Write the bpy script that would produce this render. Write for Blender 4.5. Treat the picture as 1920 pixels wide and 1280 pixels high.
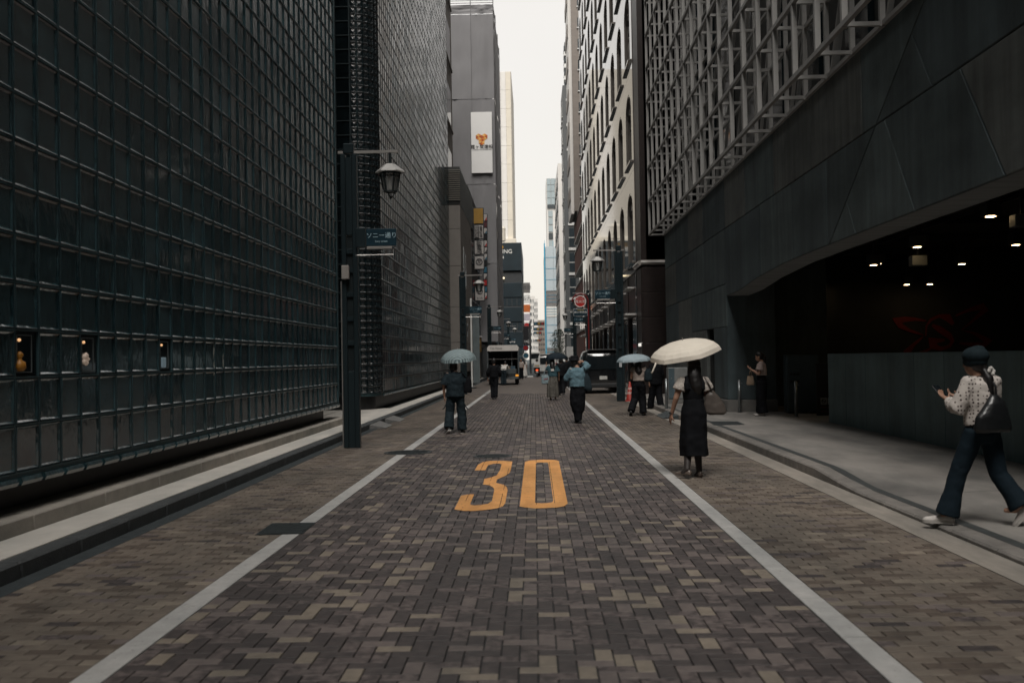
import bpy, bmesh, math, random
from mathutils import Vector, Matrix
R = random.Random(7)
rad = math.radians
scene = bpy.context.scene
for o in list(bpy.data.objects): bpy.data.objects.remove(o, do_unlink=True)
C = scene.collection

# ------------------------------------------------------------------ camera
F, H, VX, VY, ROLL = 1867.0, 1.6, 1003.0, 672.0, 0.017       # measured in the photograph
cd = Vector((VX-960, -(VY-640), F)).normalized()              # street direction in camera axes
cu = Vector((-ROLL, 1, 0)); cu = (cu - cu.dot(cd)*cd).normalized()
cr = cu.cross(cd)
if cr.x < 0: cr = -cr
cam_d = bpy.data.cameras.new('camera'); cam = bpy.data.objects.new('camera', cam_d); C.objects.link(cam)
cam_d.sensor_width = 36; cam_d.lens = F/1920*36; cam_d.clip_start = 0.05; cam_d.clip_end = 3000
cam.matrix_world = Matrix(((cr.x, cr.y, -cr.z, 0), (cd.x, cd.y, -cd.z, 0), (cu.x, cu.y, -cu.z, H), (0, 0, 0, 1)))
cam_d.dof.use_dof = True; cam_d.dof.focus_distance = 19; cam_d.dof.aperture_fstop = 2.4
scene.camera = cam

# ------------------------------------------------------------------ sky, sun, exposure (overcast day in a street canyon)
SUN_EL, SUN_ROT = rad(58), rad(184)
w = bpy.data.worlds.new('World'); scene.world = w; w.use_nodes = True
nt = w.node_tree; bg = nt.nodes['Background']
sky = nt.nodes.new('ShaderNodeTexSky'); sky.sky_type = 'NISHITA'; sky.sun_disc = False
sky.sun_elevation = SUN_EL; sky.sun_rotation = SUN_ROT; sky.dust_density = 4; sky.air_density = 1.2
tc = nt.nodes.new('ShaderNodeTexCoord'); nz = nt.nodes.new('ShaderNodeTexNoise')
nz.inputs['Scale'].default_value = 2.2; nz.inputs['Detail'].default_value = 5; nz.inputs['Roughness'].default_value = .55
nt.links.new(tc.outputs['Generated'], nz.inputs['Vector'])
cl = nt.nodes.new('ShaderNodeMix'); cl.data_type = 'RGBA'
cl.inputs[6].default_value = (9.2, 8.5, 7.6, 1); cl.inputs[7].default_value = (10.6, 10.1, 9.3, 1)
nt.links.new(nz.outputs['Fac'], cl.inputs[0])
mx = nt.nodes.new('ShaderNodeMix'); mx.data_type = 'RGBA'; mx.inputs[0].default_value = .72
nt.links.new(sky.outputs['Color'], mx.inputs[6]); nt.links.new(cl.outputs[2], mx.inputs[7])
nt.links.new(mx.outputs[2], bg.inputs['Color']); bg.inputs['Strength'].default_value = .0485
sl = bpy.data.lights.new('sun', 'SUN'); sl.energy = 1.5; sl.angle = rad(30); sl.color = (1, .965, .92)
so = bpy.data.objects.new('sun', sl); C.objects.link(so)
sdir = Vector((math.sin(SUN_ROT)*math.cos(SUN_EL), math.cos(SUN_ROT)*math.cos(SUN_EL), math.sin(SUN_EL)))
so.rotation_euler = sdir.to_track_quat('Z', 'Y').to_euler(); so.location = (0, 20, 60)
vs = scene.view_settings; vs.view_transform = 'Standard'; vs.look = 'None'; vs.gamma = 1; vs.exposure = 1.3
vs.use_curve_mapping = False
scene.render.resolution_x = 1024; scene.render.resolution_y = 682
scene.render.engine = 'CYCLES'
scene.cycles.max_bounces = 8; scene.cycles.diffuse_bounces = 4; scene.cycles.glossy_bounces = 4

# ------------------------------------------------------------------ pixels to places (a direction; the distance comes from what it touches)
def ray(x, y):
    c = Vector((x-960, 640-y, F)); return Vector((c.dot(cr), c.dot(cd), c.dot(cu)))
def G(x, y, z=0.0):                       # where the sight line meets a level
    v = ray(x, y); return v*((z-H)/v.z) + Vector((0, 0, H))
def PX(x, y, X):                          # where it meets a wall along the street
    v = ray(x, y); return v*(X/v.x) + Vector((0, 0, H))
def PY(x, y, Y):                          # where it meets a wall across the street
    v = ray(x, y); return v*(Y/v.y) + Vector((0, 0, H))

# ------------------------------------------------------------------ materials
MATS = {}
def M(name, col, rough=.6, metal=0, var=.18, scale=3., det=5, bump=0, bscale=40., spec=.5, stretch=(1, 1, 1), emit=None, col2=None, contrast=1., coat=0, coord='world', alpha=None, bstretch=None, stain=0, wear=None, distort=0, ior=1.5):
    if name in MATS: return MATS[name]
    m = bpy.data.materials.new(name); m.use_nodes = True; t = m.node_tree; b = t.nodes['Principled BSDF']
    b.inputs['Roughness'].default_value = rough; b.inputs['Metallic'].default_value = metal
    b.inputs['Specular IOR Level'].default_value = spec
    b.inputs['IOR'].default_value = ior
    if coat: b.inputs['Coat Weight'].default_value = coat; b.inputs['Coat Roughness'].default_value = .08
    if coord == 'world': src = t.nodes.new('ShaderNodeNewGeometry').outputs['Position']
    else: src = t.nodes.new('ShaderNodeTexCoord').outputs['Object']
    mp = t.nodes.new('ShaderNodeMapping'); mp.inputs['Scale'].default_value = stretch; t.links.new(src, mp.inputs['Vector'])
    n = t.nodes.new('ShaderNodeTexNoise'); n.inputs['Scale'].default_value = scale; n.inputs['Detail'].default_value = det
    n.inputs['Roughness'].default_value = .62; n.inputs['Distortion'].default_value = distort
    t.links.new(mp.outputs[0], n.inputs['Vector'])
    rp = t.nodes.new('ShaderNodeValToRGB'); c1 = [max(0, c*(1-var)) for c in col]; c2 = col2 or [min(1, c*(1+var)) for c in col]
    e = rp.color_ramp.elements; wd = .22/contrast
    e[0].position = .5-wd; e[1].position = .5+wd; e[0].color = (*c1, 1); e[1].color = (*c2, 1)
    t.links.new(n.outputs['Fac'], rp.inputs[0]); out = rp.outputs[0]
    if stain:                                                    # dirt with a shape of its own: broad patches and long streaks
        n2 = t.nodes.new('ShaderNodeTexNoise'); n2.inputs['Scale'].default_value = .9; n2.inputs['Detail'].default_value = 6; n2.inputs['Roughness'].default_value = .65
        m3 = t.nodes.new('ShaderNodeMapping'); m3.inputs['Scale'].default_value = (1.3, .45, 1); t.links.new(src, m3.inputs['Vector']); t.links.new(m3.outputs[0], n2.inputs['Vector'])
        r2 = t.nodes.new('ShaderNodeValToRGB'); r2.color_ramp.elements[0].position = .36; r2.color_ramp.elements[1].position = .62
        v0 = 1-stain; r2.color_ramp.elements[0].color = (v0*.96, v0, v0*1.02, 1); r2.color_ramp.elements[1].color = (1, 1, 1, 1); t.links.new(n2.outputs['Fac'], r2.inputs[0])
        mu = t.nodes.new('ShaderNodeMix'); mu.data_type = 'RGBA'; mu.blend_type = 'MULTIPLY'; mu.inputs[0].default_value = 1; t.links.new(out, mu.inputs[6]); t.links.new(r2.outputs[0], mu.inputs[7]); out = mu.outputs[2]
    if wear:                                                     # rubbed-through spots showing the ground below
        n4 = t.nodes.new('ShaderNodeTexNoise'); n4.inputs['Scale'].default_value = 22; n4.inputs['Detail'].default_value = 8; n4.inputs['Roughness'].default_value = .7; t.links.new(src, n4.inputs['Vector'])
        r4 = t.nodes.new('ShaderNodeValToRGB'); r4.color_ramp.elements[0].position = .335; r4.color_ramp.elements[1].position = .40; r4.color_ramp.elements[0].color = (1, 1, 1, 1); r4.color_ramp.elements[1].color = (0, 0, 0, 1); t.links.new(n4.outputs['Fac'], r4.inputs[0])
        m4 = t.nodes.new('ShaderNodeMix'); m4.data_type = 'RGBA'; t.links.new(r4.outputs[0], m4.inputs[0]); t.links.new(out, m4.inputs[6]); m4.inputs[7].default_value = (*wear, 1); out = m4.outputs[2]
    t.links.new(out, b.inputs['Base Color'])
    if bump:
        bn = t.nodes.new('ShaderNodeTexNoise'); bn.inputs['Scale'].default_value = bscale; bn.inputs['Detail'].default_value = 3
        if bstretch:
            m2 = t.nodes.new('ShaderNodeMapping'); m2.inputs['Scale'].default_value = bstretch; t.links.new(src, m2.inputs['Vector']); t.links.new(m2.outputs[0], bn.inputs['Vector'])
        else: t.links.new(src, bn.inputs['Vector'])
        bp = t.nodes.new('ShaderNodeBump'); bp.inputs['Strength'].default_value = bump; bp.inputs['Distance'].default_value = .02
        t.links.new(bn.outputs['Fac'], bp.inputs['Height']); t.links.new(bp.outputs[0], b.inputs['Normal'])
    if emit:
        b.inputs['Emission Color'].default_value = (*emit[:3], 1); b.inputs['Emission Strength'].default_value = emit[3]
    if alpha is not None: b.inputs['Alpha'].default_value = alpha
    MATS[name] = m; return m

# ------------------------------------------------------------------ mesh collecting
class MB:
    def __init__(s): s.v = []; s.f = []; s.m = []
    def add(s, vs_, fs, mi=0):
        k = len(s.v); s.v += [tuple(p) for p in vs_]; s.f += [tuple(k+i for i in f) for f in fs]; s.m += [mi]*len(fs); return s
    def box(s, x0, x1, y0, y1, z0, z1, mi=0):
        if x0 > x1: x0, x1 = x1, x0
        if y0 > y1: y0, y1 = y1, y0
        if z0 > z1: z0, z1 = z1, z0
        v = [(x, y, z) for z in (z0, z1) for y in (y0, y1) for x in (x0, x1)]
        return s.add(v, [(0, 2, 3, 1), (4, 5, 7, 6), (0, 1, 5, 4), (2, 6, 7, 3), (0, 4, 6, 2), (1, 3, 7, 5)], mi)
    def bbox(s, x0, x1, y0, y1, z0, z1, b=.01, mi=0):          # bevelled box
        bm = bmesh.new(); bmesh.ops.create_cube(bm, size=1)
        for v in bm.verts: v.co = Vector(((x0+x1)/2+v.co.x*abs(x1-x0), (y0+y1)/2+v.co.y*abs(y1-y0), (z0+z1)/2+v.co.z*abs(z1-z0)))
        bmesh.ops.bevel(bm, geom=bm.edges[:], offset=b, segments=1, affect='EDGES', profile=.5)
        bm.verts.index_update(); s.add([v.co for v in bm.verts], [[v.index for v in f.verts] for f in bm.faces], mi); bm.free(); return s
    def bar(s, a, b, wx, wz=None, mi=0, up=(0, 0, 1)):           # square bar between two points
        a, b = Vector(a), Vector(b); d = (b-a).normalized(); up = Vector(up)
        if abs(d.dot(up)) > .98: up = Vector((0, 1, 0))
        sd = d.cross(up).normalized(); u = sd.cross(d); wz = wz or wx
        v = [p+sd*i*wx/2+u*j*wz/2 for p in (a, b) for i, j in ((-1, -1), (1, -1), (1, 1), (-1, 1))]
        return s.add(v, [(3, 2, 1, 0), (4, 5, 6, 7), (0, 1, 5, 4), (1, 2, 6, 5), (2, 3, 7, 6), (3, 0, 4, 7)], mi)
    def tube(s, pts, r, n=8, mi=0, caps=True):
        pts = [Vector(p) for p in pts]; rs = r if isinstance(r, (list, tuple)) else [r]*len(pts); k = len(s.v); ref = None
        for i, p in enumerate(pts):
            d = (pts[min(i+1, len(pts)-1)]-pts[max(i-1, 0)]).normalized()
            if ref is None: ref = Vector((0, 0, 1)) if abs(d.z) < .9 else Vector((1, 0, 0))
            a = d.cross(ref).normalized(); b = a.cross(d); ref = b
            s.v += [tuple(p+(a*math.cos(2*math.pi*j/n)+b*math.sin(2*math.pi*j/n))*rs[i]) for j in range(n)]
        for i in range(len(pts)-1):
            for j in range(n):
                s.f.append((k+i*n+j, k+i*n+(j+1) % n, k+(i+1)*n+(j+1) % n, k+(i+1)*n+j)); s.m.append(mi)
        if caps:
            s.f.append(tuple(k+j for j in range(n))[::-1]); s.m.append(mi)
            q = k+(len(pts)-1)*n; s.f.append(tuple(q+j for j in range(n))); s.m.append(mi)
        return s
    def rings(s, rs, mi=0, caps=True):                           # loft of equal-length rings
        k = len(s.v); n = len(rs[0])
        for r_ in rs: s.v += [tuple(p) for p in r_]
        for i in range(len(rs)-1):
            for j in range(n):
                s.f.append((k+i*n+j, k+i*n+(j+1) % n, k+(i+1)*n+(j+1) % n, k+(i+1)*n+j)); s.m.append(mi)
        if caps:
            s.f.append(tuple(k+j for j in range(n))[::-1]); s.m.append(mi)
            q = k+(len(rs)-1)*n; s.f.append(tuple(q+j for j in range(n))); s.m.append(mi)
        return s
    def lathe(s, prof, n=16, c=(0, 0, 0), mi=0, caps=True):      # [(r, z)...]
        return s.rings([[(c[0]+r*math.cos(2*math.pi*j/n), c[1]+r*math.sin(2*math.pi*j/n), c[2]+z) for j in range(n)] for r, z in prof], mi, caps)
    def prism(s, poly, vec, mi=0):                                # polygon swept along a vector
        vec = Vector(vec); n = len(poly); a = [Vector(p) for p in poly]; b = [p+vec for p in a]
        return s.add(a+b, [tuple(range(n))[::-1], tuple(range(n, 2*n))]+[(i, (i+1) % n, n+(i+1) % n, n+i) for i in range(n)], mi)
    def mesh(s, name, mats, smooth=False, fix=True):
        me = bpy.data.meshes.new(name); me.from_pydata(s.v, [], s.f)
        for m in (mats if isinstance(mats, (list, tuple)) else [mats]): me.materials.append(m)
        if any(s.m): me.polygons.foreach_set('material_index', s.m)
        if fix:
            bm = bmesh.new(); bm.from_mesh(me); bmesh.ops.recalc_face_normals(bm, faces=bm.faces[:]); bm.to_mesh(me); bm.free()
        if smooth: me.polygons.foreach_set('use_smooth', [True]*len(me.polygons))
        me.update(); return me
    def build(s, name, mats, parent=None, smooth=False, loc=None, fix=True):
        o = bpy.data.objects.new(name, s.mesh(name, mats, smooth, fix)); C.objects.link(o)
        if parent: o.parent = parent
        if loc: o.location = loc
        return o
def link(name, me, parent=None, loc=(0, 0, 0), rz=0, rot=None):
    o = bpy.data.objects.new(name, me); C.objects.link(o); o.parent = parent; o.location = loc; o.rotation_euler = rot or (0, 0, rz); return o
def tag(o, label, cat, group=None):
    o['label'] = label; o['category'] = cat
    if group: o['group'] = group
    return o
def struct(o): o['kind'] = 'structure'; return o
def stuff(o): o['kind'] = 'stuff'; return o
def thing(name, label, cat, loc=(0, 0, 0), rz=0, group=None):
    o = bpy.data.objects.new(name, None); C.objects.link(o); o.location = loc; o.rotation_euler = (0, 0, rz); o.empty_display_size = .2
    return tag(o, label, cat, group)
def copy_tree(o, parent=None):
    c = o.copy(); C.objects.link(c); c.parent = parent
    for ch in list(o.children): copy_tree(ch, c)
    return c
def text(name, body, size, loc, rot, mat, parent=None, depth=.004, align='CENTER', sx=1.):
    cu_ = bpy.data.curves.new(name, 'FONT'); cu_.body = body; cu_.size = size; cu_.extrude = depth; cu_.align_x = align; cu_.align_y = 'CENTER'; cu_.resolution_u = 3
    t = bpy.data.objects.new(name+'_tmp', cu_); C.objects.link(t); bpy.context.view_layer.update()
    me = bpy.data.meshes.new_from_object(t.evaluated_get(bpy.context.evaluated_depsgraph_get()))
    bpy.data.objects.remove(t, do_unlink=True); me.materials.clear(); me.materials.append(mat)
    o = bpy.data.objects.new(name, me); C.objects.link(o); o.parent = parent; o.location = loc; o.rotation_euler = rot; o.scale = (sx, 1, 1); return o
FRONT = (rad(90), 0, 0)                    # text read by someone looking up the street
def cut(poly, a, b, c):                    # the part of a 2-D polygon where a*u+b*v <= c
    out = []
    for i in range(len(poly)):
        p, q = poly[i], poly[(i+1) % len(poly)]; dp, dq = a*p[0]+b*p[1]-c, a*q[0]+b*q[1]-c
        if dp <= 0: out.append(p)
        if dp*dq < 0: t = dp/(dp-dq); out.append((p[0]+(q[0]-p[0])*t, p[1]+(q[1]-p[1])*t))
    return out
def split(polys, lines):                   # split polygons along every line
    for a, b, c in lines:
        nx = []
        for p in polys:
            for q in (cut(p, a, b, c), cut(p, -a, -b, -c)):
                if len(q) > 2 and area(q) > .01: nx.append(q)
        polys = nx
    return polys
def area(p): return abs(sum(p[i][0]*p[(i+1) % len(p)][1]-p[(i+1) % len(p)][0]*p[i][1] for i in range(len(p))))/2
def inset(p, d):
    cx = sum(q[0] for q in p)/len(p); cy = sum(q[1] for q in p)/len(p); s = sum(p[i][0]*p[(i+1) % len(p)][1]-p[(i+1) % len(p)][0]*p[i][1] for i in range(len(p)))
    n = len(p); res = []
    sg = 1 if s > 0 else -1
    for i in range(n):
        a, b, c = Vector(p[i-1]), Vector(p[i]), Vector(p[(i+1) % n]); e1 = (b-a).normalized(); e2 = (c-b).normalized()
        n1 = Vector((-e1.y, e1.x))*sg; n2 = Vector((-e2.y, e2.x))*sg; bis = n1+n2; L = bis.length_squared
        res.append(tuple(b+bis*(2*d/L)) if L > .05 else tuple(b))
    return res
# ================================================================== the ground
m_mortar = M('mortar', (.020, .024, .025), .95, var=.3, scale=6)
m_asph = M('dark_asphalt', (.024, .032, .035), .85, var=.3, scale=9, bump=.3, bscale=120)
m_farroad = M('far_paving', (.10, .085, .075), .75, var=.15, scale=5)
BR = [M('brick_dark', (.036, .029, .029), .62, stain=.35, var=.0, scale=13, col2=(.064, .051, .048), bump=.2, bscale=90, contrast=1.6),
      M('brick_mottled', (.044, .034, .033), .66, stain=.35, var=0, scale=16, col2=(.128, .103, .096), bump=.25, bscale=90, contrast=2.2),
      M('brick_mauve', (.112, .089, .086), .66, stain=.35, var=.1, scale=14, col2=(.16, .132, .117), bump=.2, bscale=90),
      M('brick_tan', (.185, .152, .118), .66, stain=.4, var=.1, scale=12, col2=(.25, .21, .165), bump=.2, bscale=90),
      M('brick_sand', (.128, .101, .080), .66, stain=.4, var=.1, scale=10, col2=(.180, .150, .120), bump=.2, bscale=90),
      M('brick_sand_dark', (.070, .052, .043), .66, stain=.4, var=.1, scale=14, col2=(.120, .093, .070), bump=.2, bscale=90)]
ground = struct(MB().add([(-400, -200, -.06), (400, -200, -.06), (400, 1500, -.06), (-400, 1500, -.06)], [(0, 1, 2, 3)]).build('ground', m_asph))
road = struct(MB().add([(-3.93, -8, -.013), (3.62, -8, -.013), (3.62, 46, -.013), (-3.93, 46, -.013)], [(0, 1, 2, 3)]).build('road', m_mortar))
XL0, XL1, XR0, XR1 = -2.39, -2.22, 1.70, 1.86                    # the two pale edge lines
YB0, YB1 = 3.6, 46.0
bricks = []                                                     # (cx, cy, hx, hy, material)
def pick(ws):
    t = R.random()*sum(ws)
    for i, q in enumerate(ws):
        t -= q
        if t <= 0: return i
    return 0
u = .1005; nx = int((XR0-XL1)/u); u = (XR0-XL1)/nx
for j in range(int((YB1-YB0)/u)):
    for i in range(-1, nx+1):
        c = (i+j) % 4; y = YB0+j*u; x = XL1+i*u
        if c == 0:
            x0, x1 = max(x, XL1), min(x+2*u, XR0)
            if x1-x0 > .03: bricks.append(((x0+x1)/2, y+u/2, (x1-x0)/2, u/2, pick((42, 31, 16, 11, 0, 0))))
        elif c == 2 and 0 <= i < nx: bricks.append((x+u/2, y+u, u/2, u, pick((42, 31, 16, 11, 0, 0))))
for xa, xb in ((-3.75, XL0), (XR1, 3.30)):
    n = round((xb-xa)/.2); l = (xb-xa)/n
    for j in range(int((YB1-YB0)/u)):
        for i in range(n+1):
            x0 = max(xa, xa+(i-.5*(j % 2))*l); x1 = min(xb, xa+(i+1-.5*(j % 2))*l)
            if x1-x0 > .03: bricks.append(((x0+x1)/2, YB0+(j+.5)*u, (x1-x0)/2, u/2, pick((3, 3, 5, 4, 62, 21))))
def brick_geo(hx, hy):
    g, b = .0035, .004; a = []
    for ex, z in ((g, -.011), (g, -.003), (g+b, 0)):
        a += [(-hx+ex, -hy+ex, z), (hx-ex, -hy+ex, z), (hx-ex, hy-ex, z), (-hx+ex, hy-ex, z)]
    f = [(8, 9, 10, 11)]
    for k in (0, 4): f += [(k+i, k+(i+1) % 4, k+4+(i+1) % 4, k+4+i) for i in range(4)]
    return a, f
def rank(b):
    x, y = b[0], b[1]; px = 960+F*(x*cr.x+y*cd.x-H*cu.x)/(x*cr.z+y*cd.z-H*cu.z); py = 640-F*(x*cr.y+y*cd.y-H*cu.y)/(x*cr.z+y*cd.z-H*cu.z)
    return y + (100 if not (0 < px < 1920 and py < 1278) else 0)
bricks.sort(key=rank)
cache = {}
for b in bricks[:300]:
    k = (round(b[2], 3), round(b[3], 3), b[4])
    if k not in cache:
        a, f = brick_geo(b[2], b[3]); cache[k] = MB().add(a, f).mesh('brick', BR[b[4]], fix=False)
    link('brick', cache[k], road, (b[0], b[1], R.uniform(-.0012, .0012)), rot=(R.gauss(0, .003), R.gauss(0, .003), 0))
mb = MB()
for b in bricks[300:]:
    a, f = brick_geo(b[2], b[3])
    if b[1] > 22: f = f[:5]; a = a
    dz = R.uniform(-.0012, .0012); tx, ty = R.gauss(0, .003), R.gauss(0, .003)
    mb.add([(p[0]+b[0], p[1]+b[1], p[2]+dz+p[0]*tx+p[1]*ty) for p in a], f, b[4])
stuff(mb.build('far_bricks', BR, road, fix=False))
# paving beyond the counted bricks: procedural bond
mf = bpy.data.materials.new('far_bond'); mf.use_nodes = True; t = mf.node_tree; bs = t.nodes['Principled BSDF']; bs.inputs['Roughness'].default_value = .72
gp = t.nodes.new('ShaderNodeNewGeometry'); bk = t.nodes.new('ShaderNodeTexBrick'); t.links.new(gp.outputs['Position'], bk.inputs['Vector'])
bk.inputs['Color1'].default_value = (.075, .062, .056, 1); bk.inputs['Color2'].default_value = (.13, .108, .09, 1); bk.inputs['Mortar'].default_value = (.04, .038, .036, 1)
bk.inputs['Scale'].default_value = 1; bk.inputs['Brick Width'].default_value = .2; bk.inputs['Row Height'].default_value = .1; bk.inputs['Mortar Size'].default_value = .006
t.links.new(bk.outputs['Color'], bs.inputs['Base Color'])
struct(MB().add([(-3.93, 46, -.002), (3.62, 46, -.002), (3.9, 87, -.002), (-3.93, 87, -.002)], [(0, 1, 2, 3)]).build('far_road', mf))
struct(MB().add([(-60, 87, -.002), (60, 87, -.002), (60, 103, -.002), (-60, 103, -.002)], [(0, 1, 2, 3)]).build('cross_street', m_asph))
struct(MB().add([(-3.9, 103, -.002), (4.2, 103, -.002), (9, 420, -.002), (0, 420, -.002)], [(0, 1, 2, 3)]).build('distant_road', m_asph))
# edge lines of pale slabs, set in the paving
m_line = M('pale_slab', (.40, .39, .375), .7, stain=.3, wear=(.16, .15, .14), var=.14, scale=7, bump=.25, bscale=110)
for xa, xb in ((XL0, XL1), (XR0, XR1)):
    y = 3.6+R.uniform(0, .3)
    me = MB().bbox(xa+.004, xb-.004, -.447, .447, -.012, .002, .003).mesh('line_slab', m_line)
    for k in range(46): link('line_slab', me, road, (0, y+.45+k*.905, R.uniform(-.001, .001)))
    me2 = MB().box(xa, xb, 46, 86, .0, .002).build('line_slab', m_line, road)
for k in range(6): MB().box(-2.6+k*.95, -2.1+k*.95, 88, 91.5, .001, .004).build('crosswalk_bar', M('road_white', (.62, .62, .6), .7), road)
# the yellow 30
m_yel = M('yellow_paint', (.66, .30, .085), .72, stain=.3, wear=(.10, .07, .05), var=0, scale=3.5, col2=(.80, .385, .125), stretch=(1, .35, 1), bump=.2, bscale=140, contrast=1.3)
D3 = [(400,255),(450,170),(520,130),(620,112),(820,108),(965,120),(945,240),(925,290),(860,335),(790,365),(735,390),(720,440),(770,455),(840,470),(885,510),(893,550),(858,745),(820,795),(740,820),(640,838),(480,855),(390,862),(240,862),(95,840),(195,635),(300,615),(392,612),(330,765),(400,780),(500,770),(600,755),(660,715),(695,545),(680,510),(620,475),(527,465),(545,382),(640,360),(730,330),(780,250),(805,160),(760,150),(680,155),(600,175),(560,250)]
D0 = [(1155,125),(1215,105),(1420,92),(1600,97),(1662,112),(1795,750),(1745,790),(1620,812),(1300,825),(1150,808),(1075,795)]
D0i = [(1320,150),(1340,135),(1490,135),(1505,150),(1580,715),(1550,735),(1480,745),(1400,748),(1305,740)]
def fill(loops, z, name, mat, parent, conv):
    bm = bmesh.new(); es = []
    for lp in loops:
        vs_ = [bm.verts.new(conv(p)) for p in lp]
        es += [bm.edges.new((vs_[i], vs_[(i+1) % len(vs_)])) for i in range(len(vs_))]
    bmesh.ops.triangle_fill(bm, edges=es, use_beauty=True, use_dissolve=False)
    for f in bm.faces:
        f.normal_update()
        if f.normal.z < 0: f.normal_flip()
    me = bpy.data.meshes.new(name); bm.to_mesh(me); bm.free(); me.materials.append(mat); return link(name, me, parent)
# each painted brick carries its own piece of paint, so the joints stay open; the digits read through them
def digit(name, loops):
    pts = [[G(840+p[0]/8, 850+p[1]/8) for p in lp] for lp in loops]
    bm = bmesh.new(); es = []
    for lp in pts:
        vs_ = [bm.verts.new((p.x, p.y, .0035)) for p in lp]; es += [bm.edges.new((vs_[i], vs_[(i+1) % len(vs_)])) for i in range(len(vs_))]
    bmesh.ops.triangle_fill(bm, edges=es, use_beauty=True, use_dissolve=False)
    x0 = min(v.co.x for v in bm.verts); x1 = max(v.co.x for v in bm.verts)
    k = math.ceil((x0-XL1)/u)
    while XL1+k*u < x1:                     # open the lengthwise joints, every second course
        if k % 2 == 0:
            for s in (-1, 1):
                bmesh.ops.bisect_plane(bm, geom=bm.verts[:]+bm.edges[:]+bm.faces[:], plane_co=(XL1+k*u+s*.003, 0, 0), plane_no=(1, 0, 0))
            dead = [f for f in bm.faces if abs(f.calc_center_median().x-(XL1+k*u)) < .003 and R.random() < .6]
            bmesh.ops.delete(bm, geom=dead, context='FACES')
        k += 1
    for q_ in range(140):                   # and some of the crosswise ones
        yy = YB0+q_*u
        if not (10.3 < yy < 16.2) or R.random() < .45: continue
        for s in (-1, 1): bmesh.ops.bisect_plane(bm, geom=bm.verts[:]+bm.edges[:]+bm.faces[:], plane_co=(0, yy+s*.003, 0), plane_no=(0, 1, 0))
        dead = [f for f in bm.faces if abs(f.calc_center_median().y-yy) < .003 and R.random() < .45]
        bmesh.ops.delete(bm, geom=dead, context='FACES')
    for f in bm.faces:
        f.normal_update()
        if f.normal.z < 0: f.normal_flip()
    me = bpy.data.meshes.new(name); bm.to_mesh(me); bm.free(); me.materials.append(m_yel); return link(name, me, road)
digit('painted_digit_three', [D3]); digit('painted_digit_zero', [D0, D0i])

# ---- left: gutter strip, dark kerb stones, narrow pale pavement
m_kerb = M('kerb_dark', (.045, .05, .052), .6, var=.3, scale=5, bump=.3, bscale=60)
m_pale = M('pale_pavement', (.52, .49, .445), .75, stain=.2, var=.08, scale=2.5, bump=.12, bscale=80)
m_step = M('step_stone', (.34, .31, .27), .7, stain=.35, var=.15, scale=4, bump=.15, bscale=60)
gl = struct(MB().box(-3.93, -3.75, -8, 87, -.03, -.001).build('gutter_left', m_asph))
pl = struct(MB().box(-14, -4.10, -8, 87, -.05, .10).build('pavement_left', m_mortar))
me = MB().bbox(-.085, .085, -.496, .496, -.02, .13, .018).mesh('kerb_stone', m_kerb)
for k in range(60): link('kerb_stone', me, pl, (-4.01, -2+k*1.0, R.uniform(-.003, .003)))
MB().box(-4.09, -3.93, 58, 87, -.02, .13).build('kerb_stone', m_kerb, pl)
me = MB().bbox(-4.535, -4.098, -1.49, 1.49, .08, .135, .004).mesh('paving_slab', m_pale)
for k in range(19): link('paving_slab', me, pl, (0, k*2.99+.4, 0))
MB().box(-4.535, -4.098, 57.5, 87, .08, .135).build('paving_slab', m_pale, pl)
for k in range(3): MB().bbox(-5.2-k*.62, -4.543-k*.665, 23.9, 30.9, .08, .134, .004).build('paving_slab', m_pale, pl)
me = MB().bbox(-5.0, -4.54, -.745, .745, .10, .275, .012).mesh('step_stone', m_step)
for k in range(17): link('step_stone', me, pl, (0, -.85+k*1.5, 0))
# ---- right: concrete gutter, kerb that dips for the crossing, broad pavement
m_gut = M('gutter_concrete', (.29, .26, .225), .8, stain=.4, var=.18, scale=3, stretch=(3, .5, 1), bump=.2, bscale=70)
m_kerbr = M('kerb_concrete', (.23, .21, .19), .8, stain=.45, var=.25, scale=5, bump=.25, bscale=50)
m_walk = M('pavement_concrete', (.20, .185, .172), .72, stain=.4, var=.25, scale=.8, det=8, stretch=(1, .6, 1), bump=.12, bscale=60, col2=(.31, .29, .265))
m_strip = M('dark_strip', (.04, .045, .045), .7, var=.2, scale=6)
struct(MB().box(3.30, 3.60, -8, 46, -.03, .003).build('gutter_right', m_gut))
def hz(y):                                                    # kerb height along the street
    a = min(1, max(0, (y-11.4)/1.8)); a = a*a*(3-2*a); return .045+(.13-.045)*a
pr = struct(MB().build('pavement_right', m_walk)) if False else None
ys = [-8, 4, 8, 10, 11, 11.6, 12.0, 12.4, 12.8, 13.2, 14, 18, 26, 38, 46, 87]
XP = [3.84, 4.9, 16.0]
mb = MB(); n = len(XP)
mb.add([(x, y, (hz(y) if i == 0 else .13 if i == 2 else max(hz(y), .09)) - (.0 if True else 0)) for y in ys for i, x in enumerate(XP)],
       [(j*n+i, j*n+i+1, (j+1)*n+i+1, (j+1)*n+i) for j in range(len(ys)-1) for i in range(n-1)])
pr = struct(mb.build('pavement_right', m_walk))
mb = MB(); mb.add([(x, y, hz(y)+.003-(x-3.84)*.0) for y in ys for x in (3.80, 3.91)], [(j*2, j*2+1, j*2+3, j*2+2) for j in range(len(ys)-1)]); mb.build('drain_strip', m_strip, pr)
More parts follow.
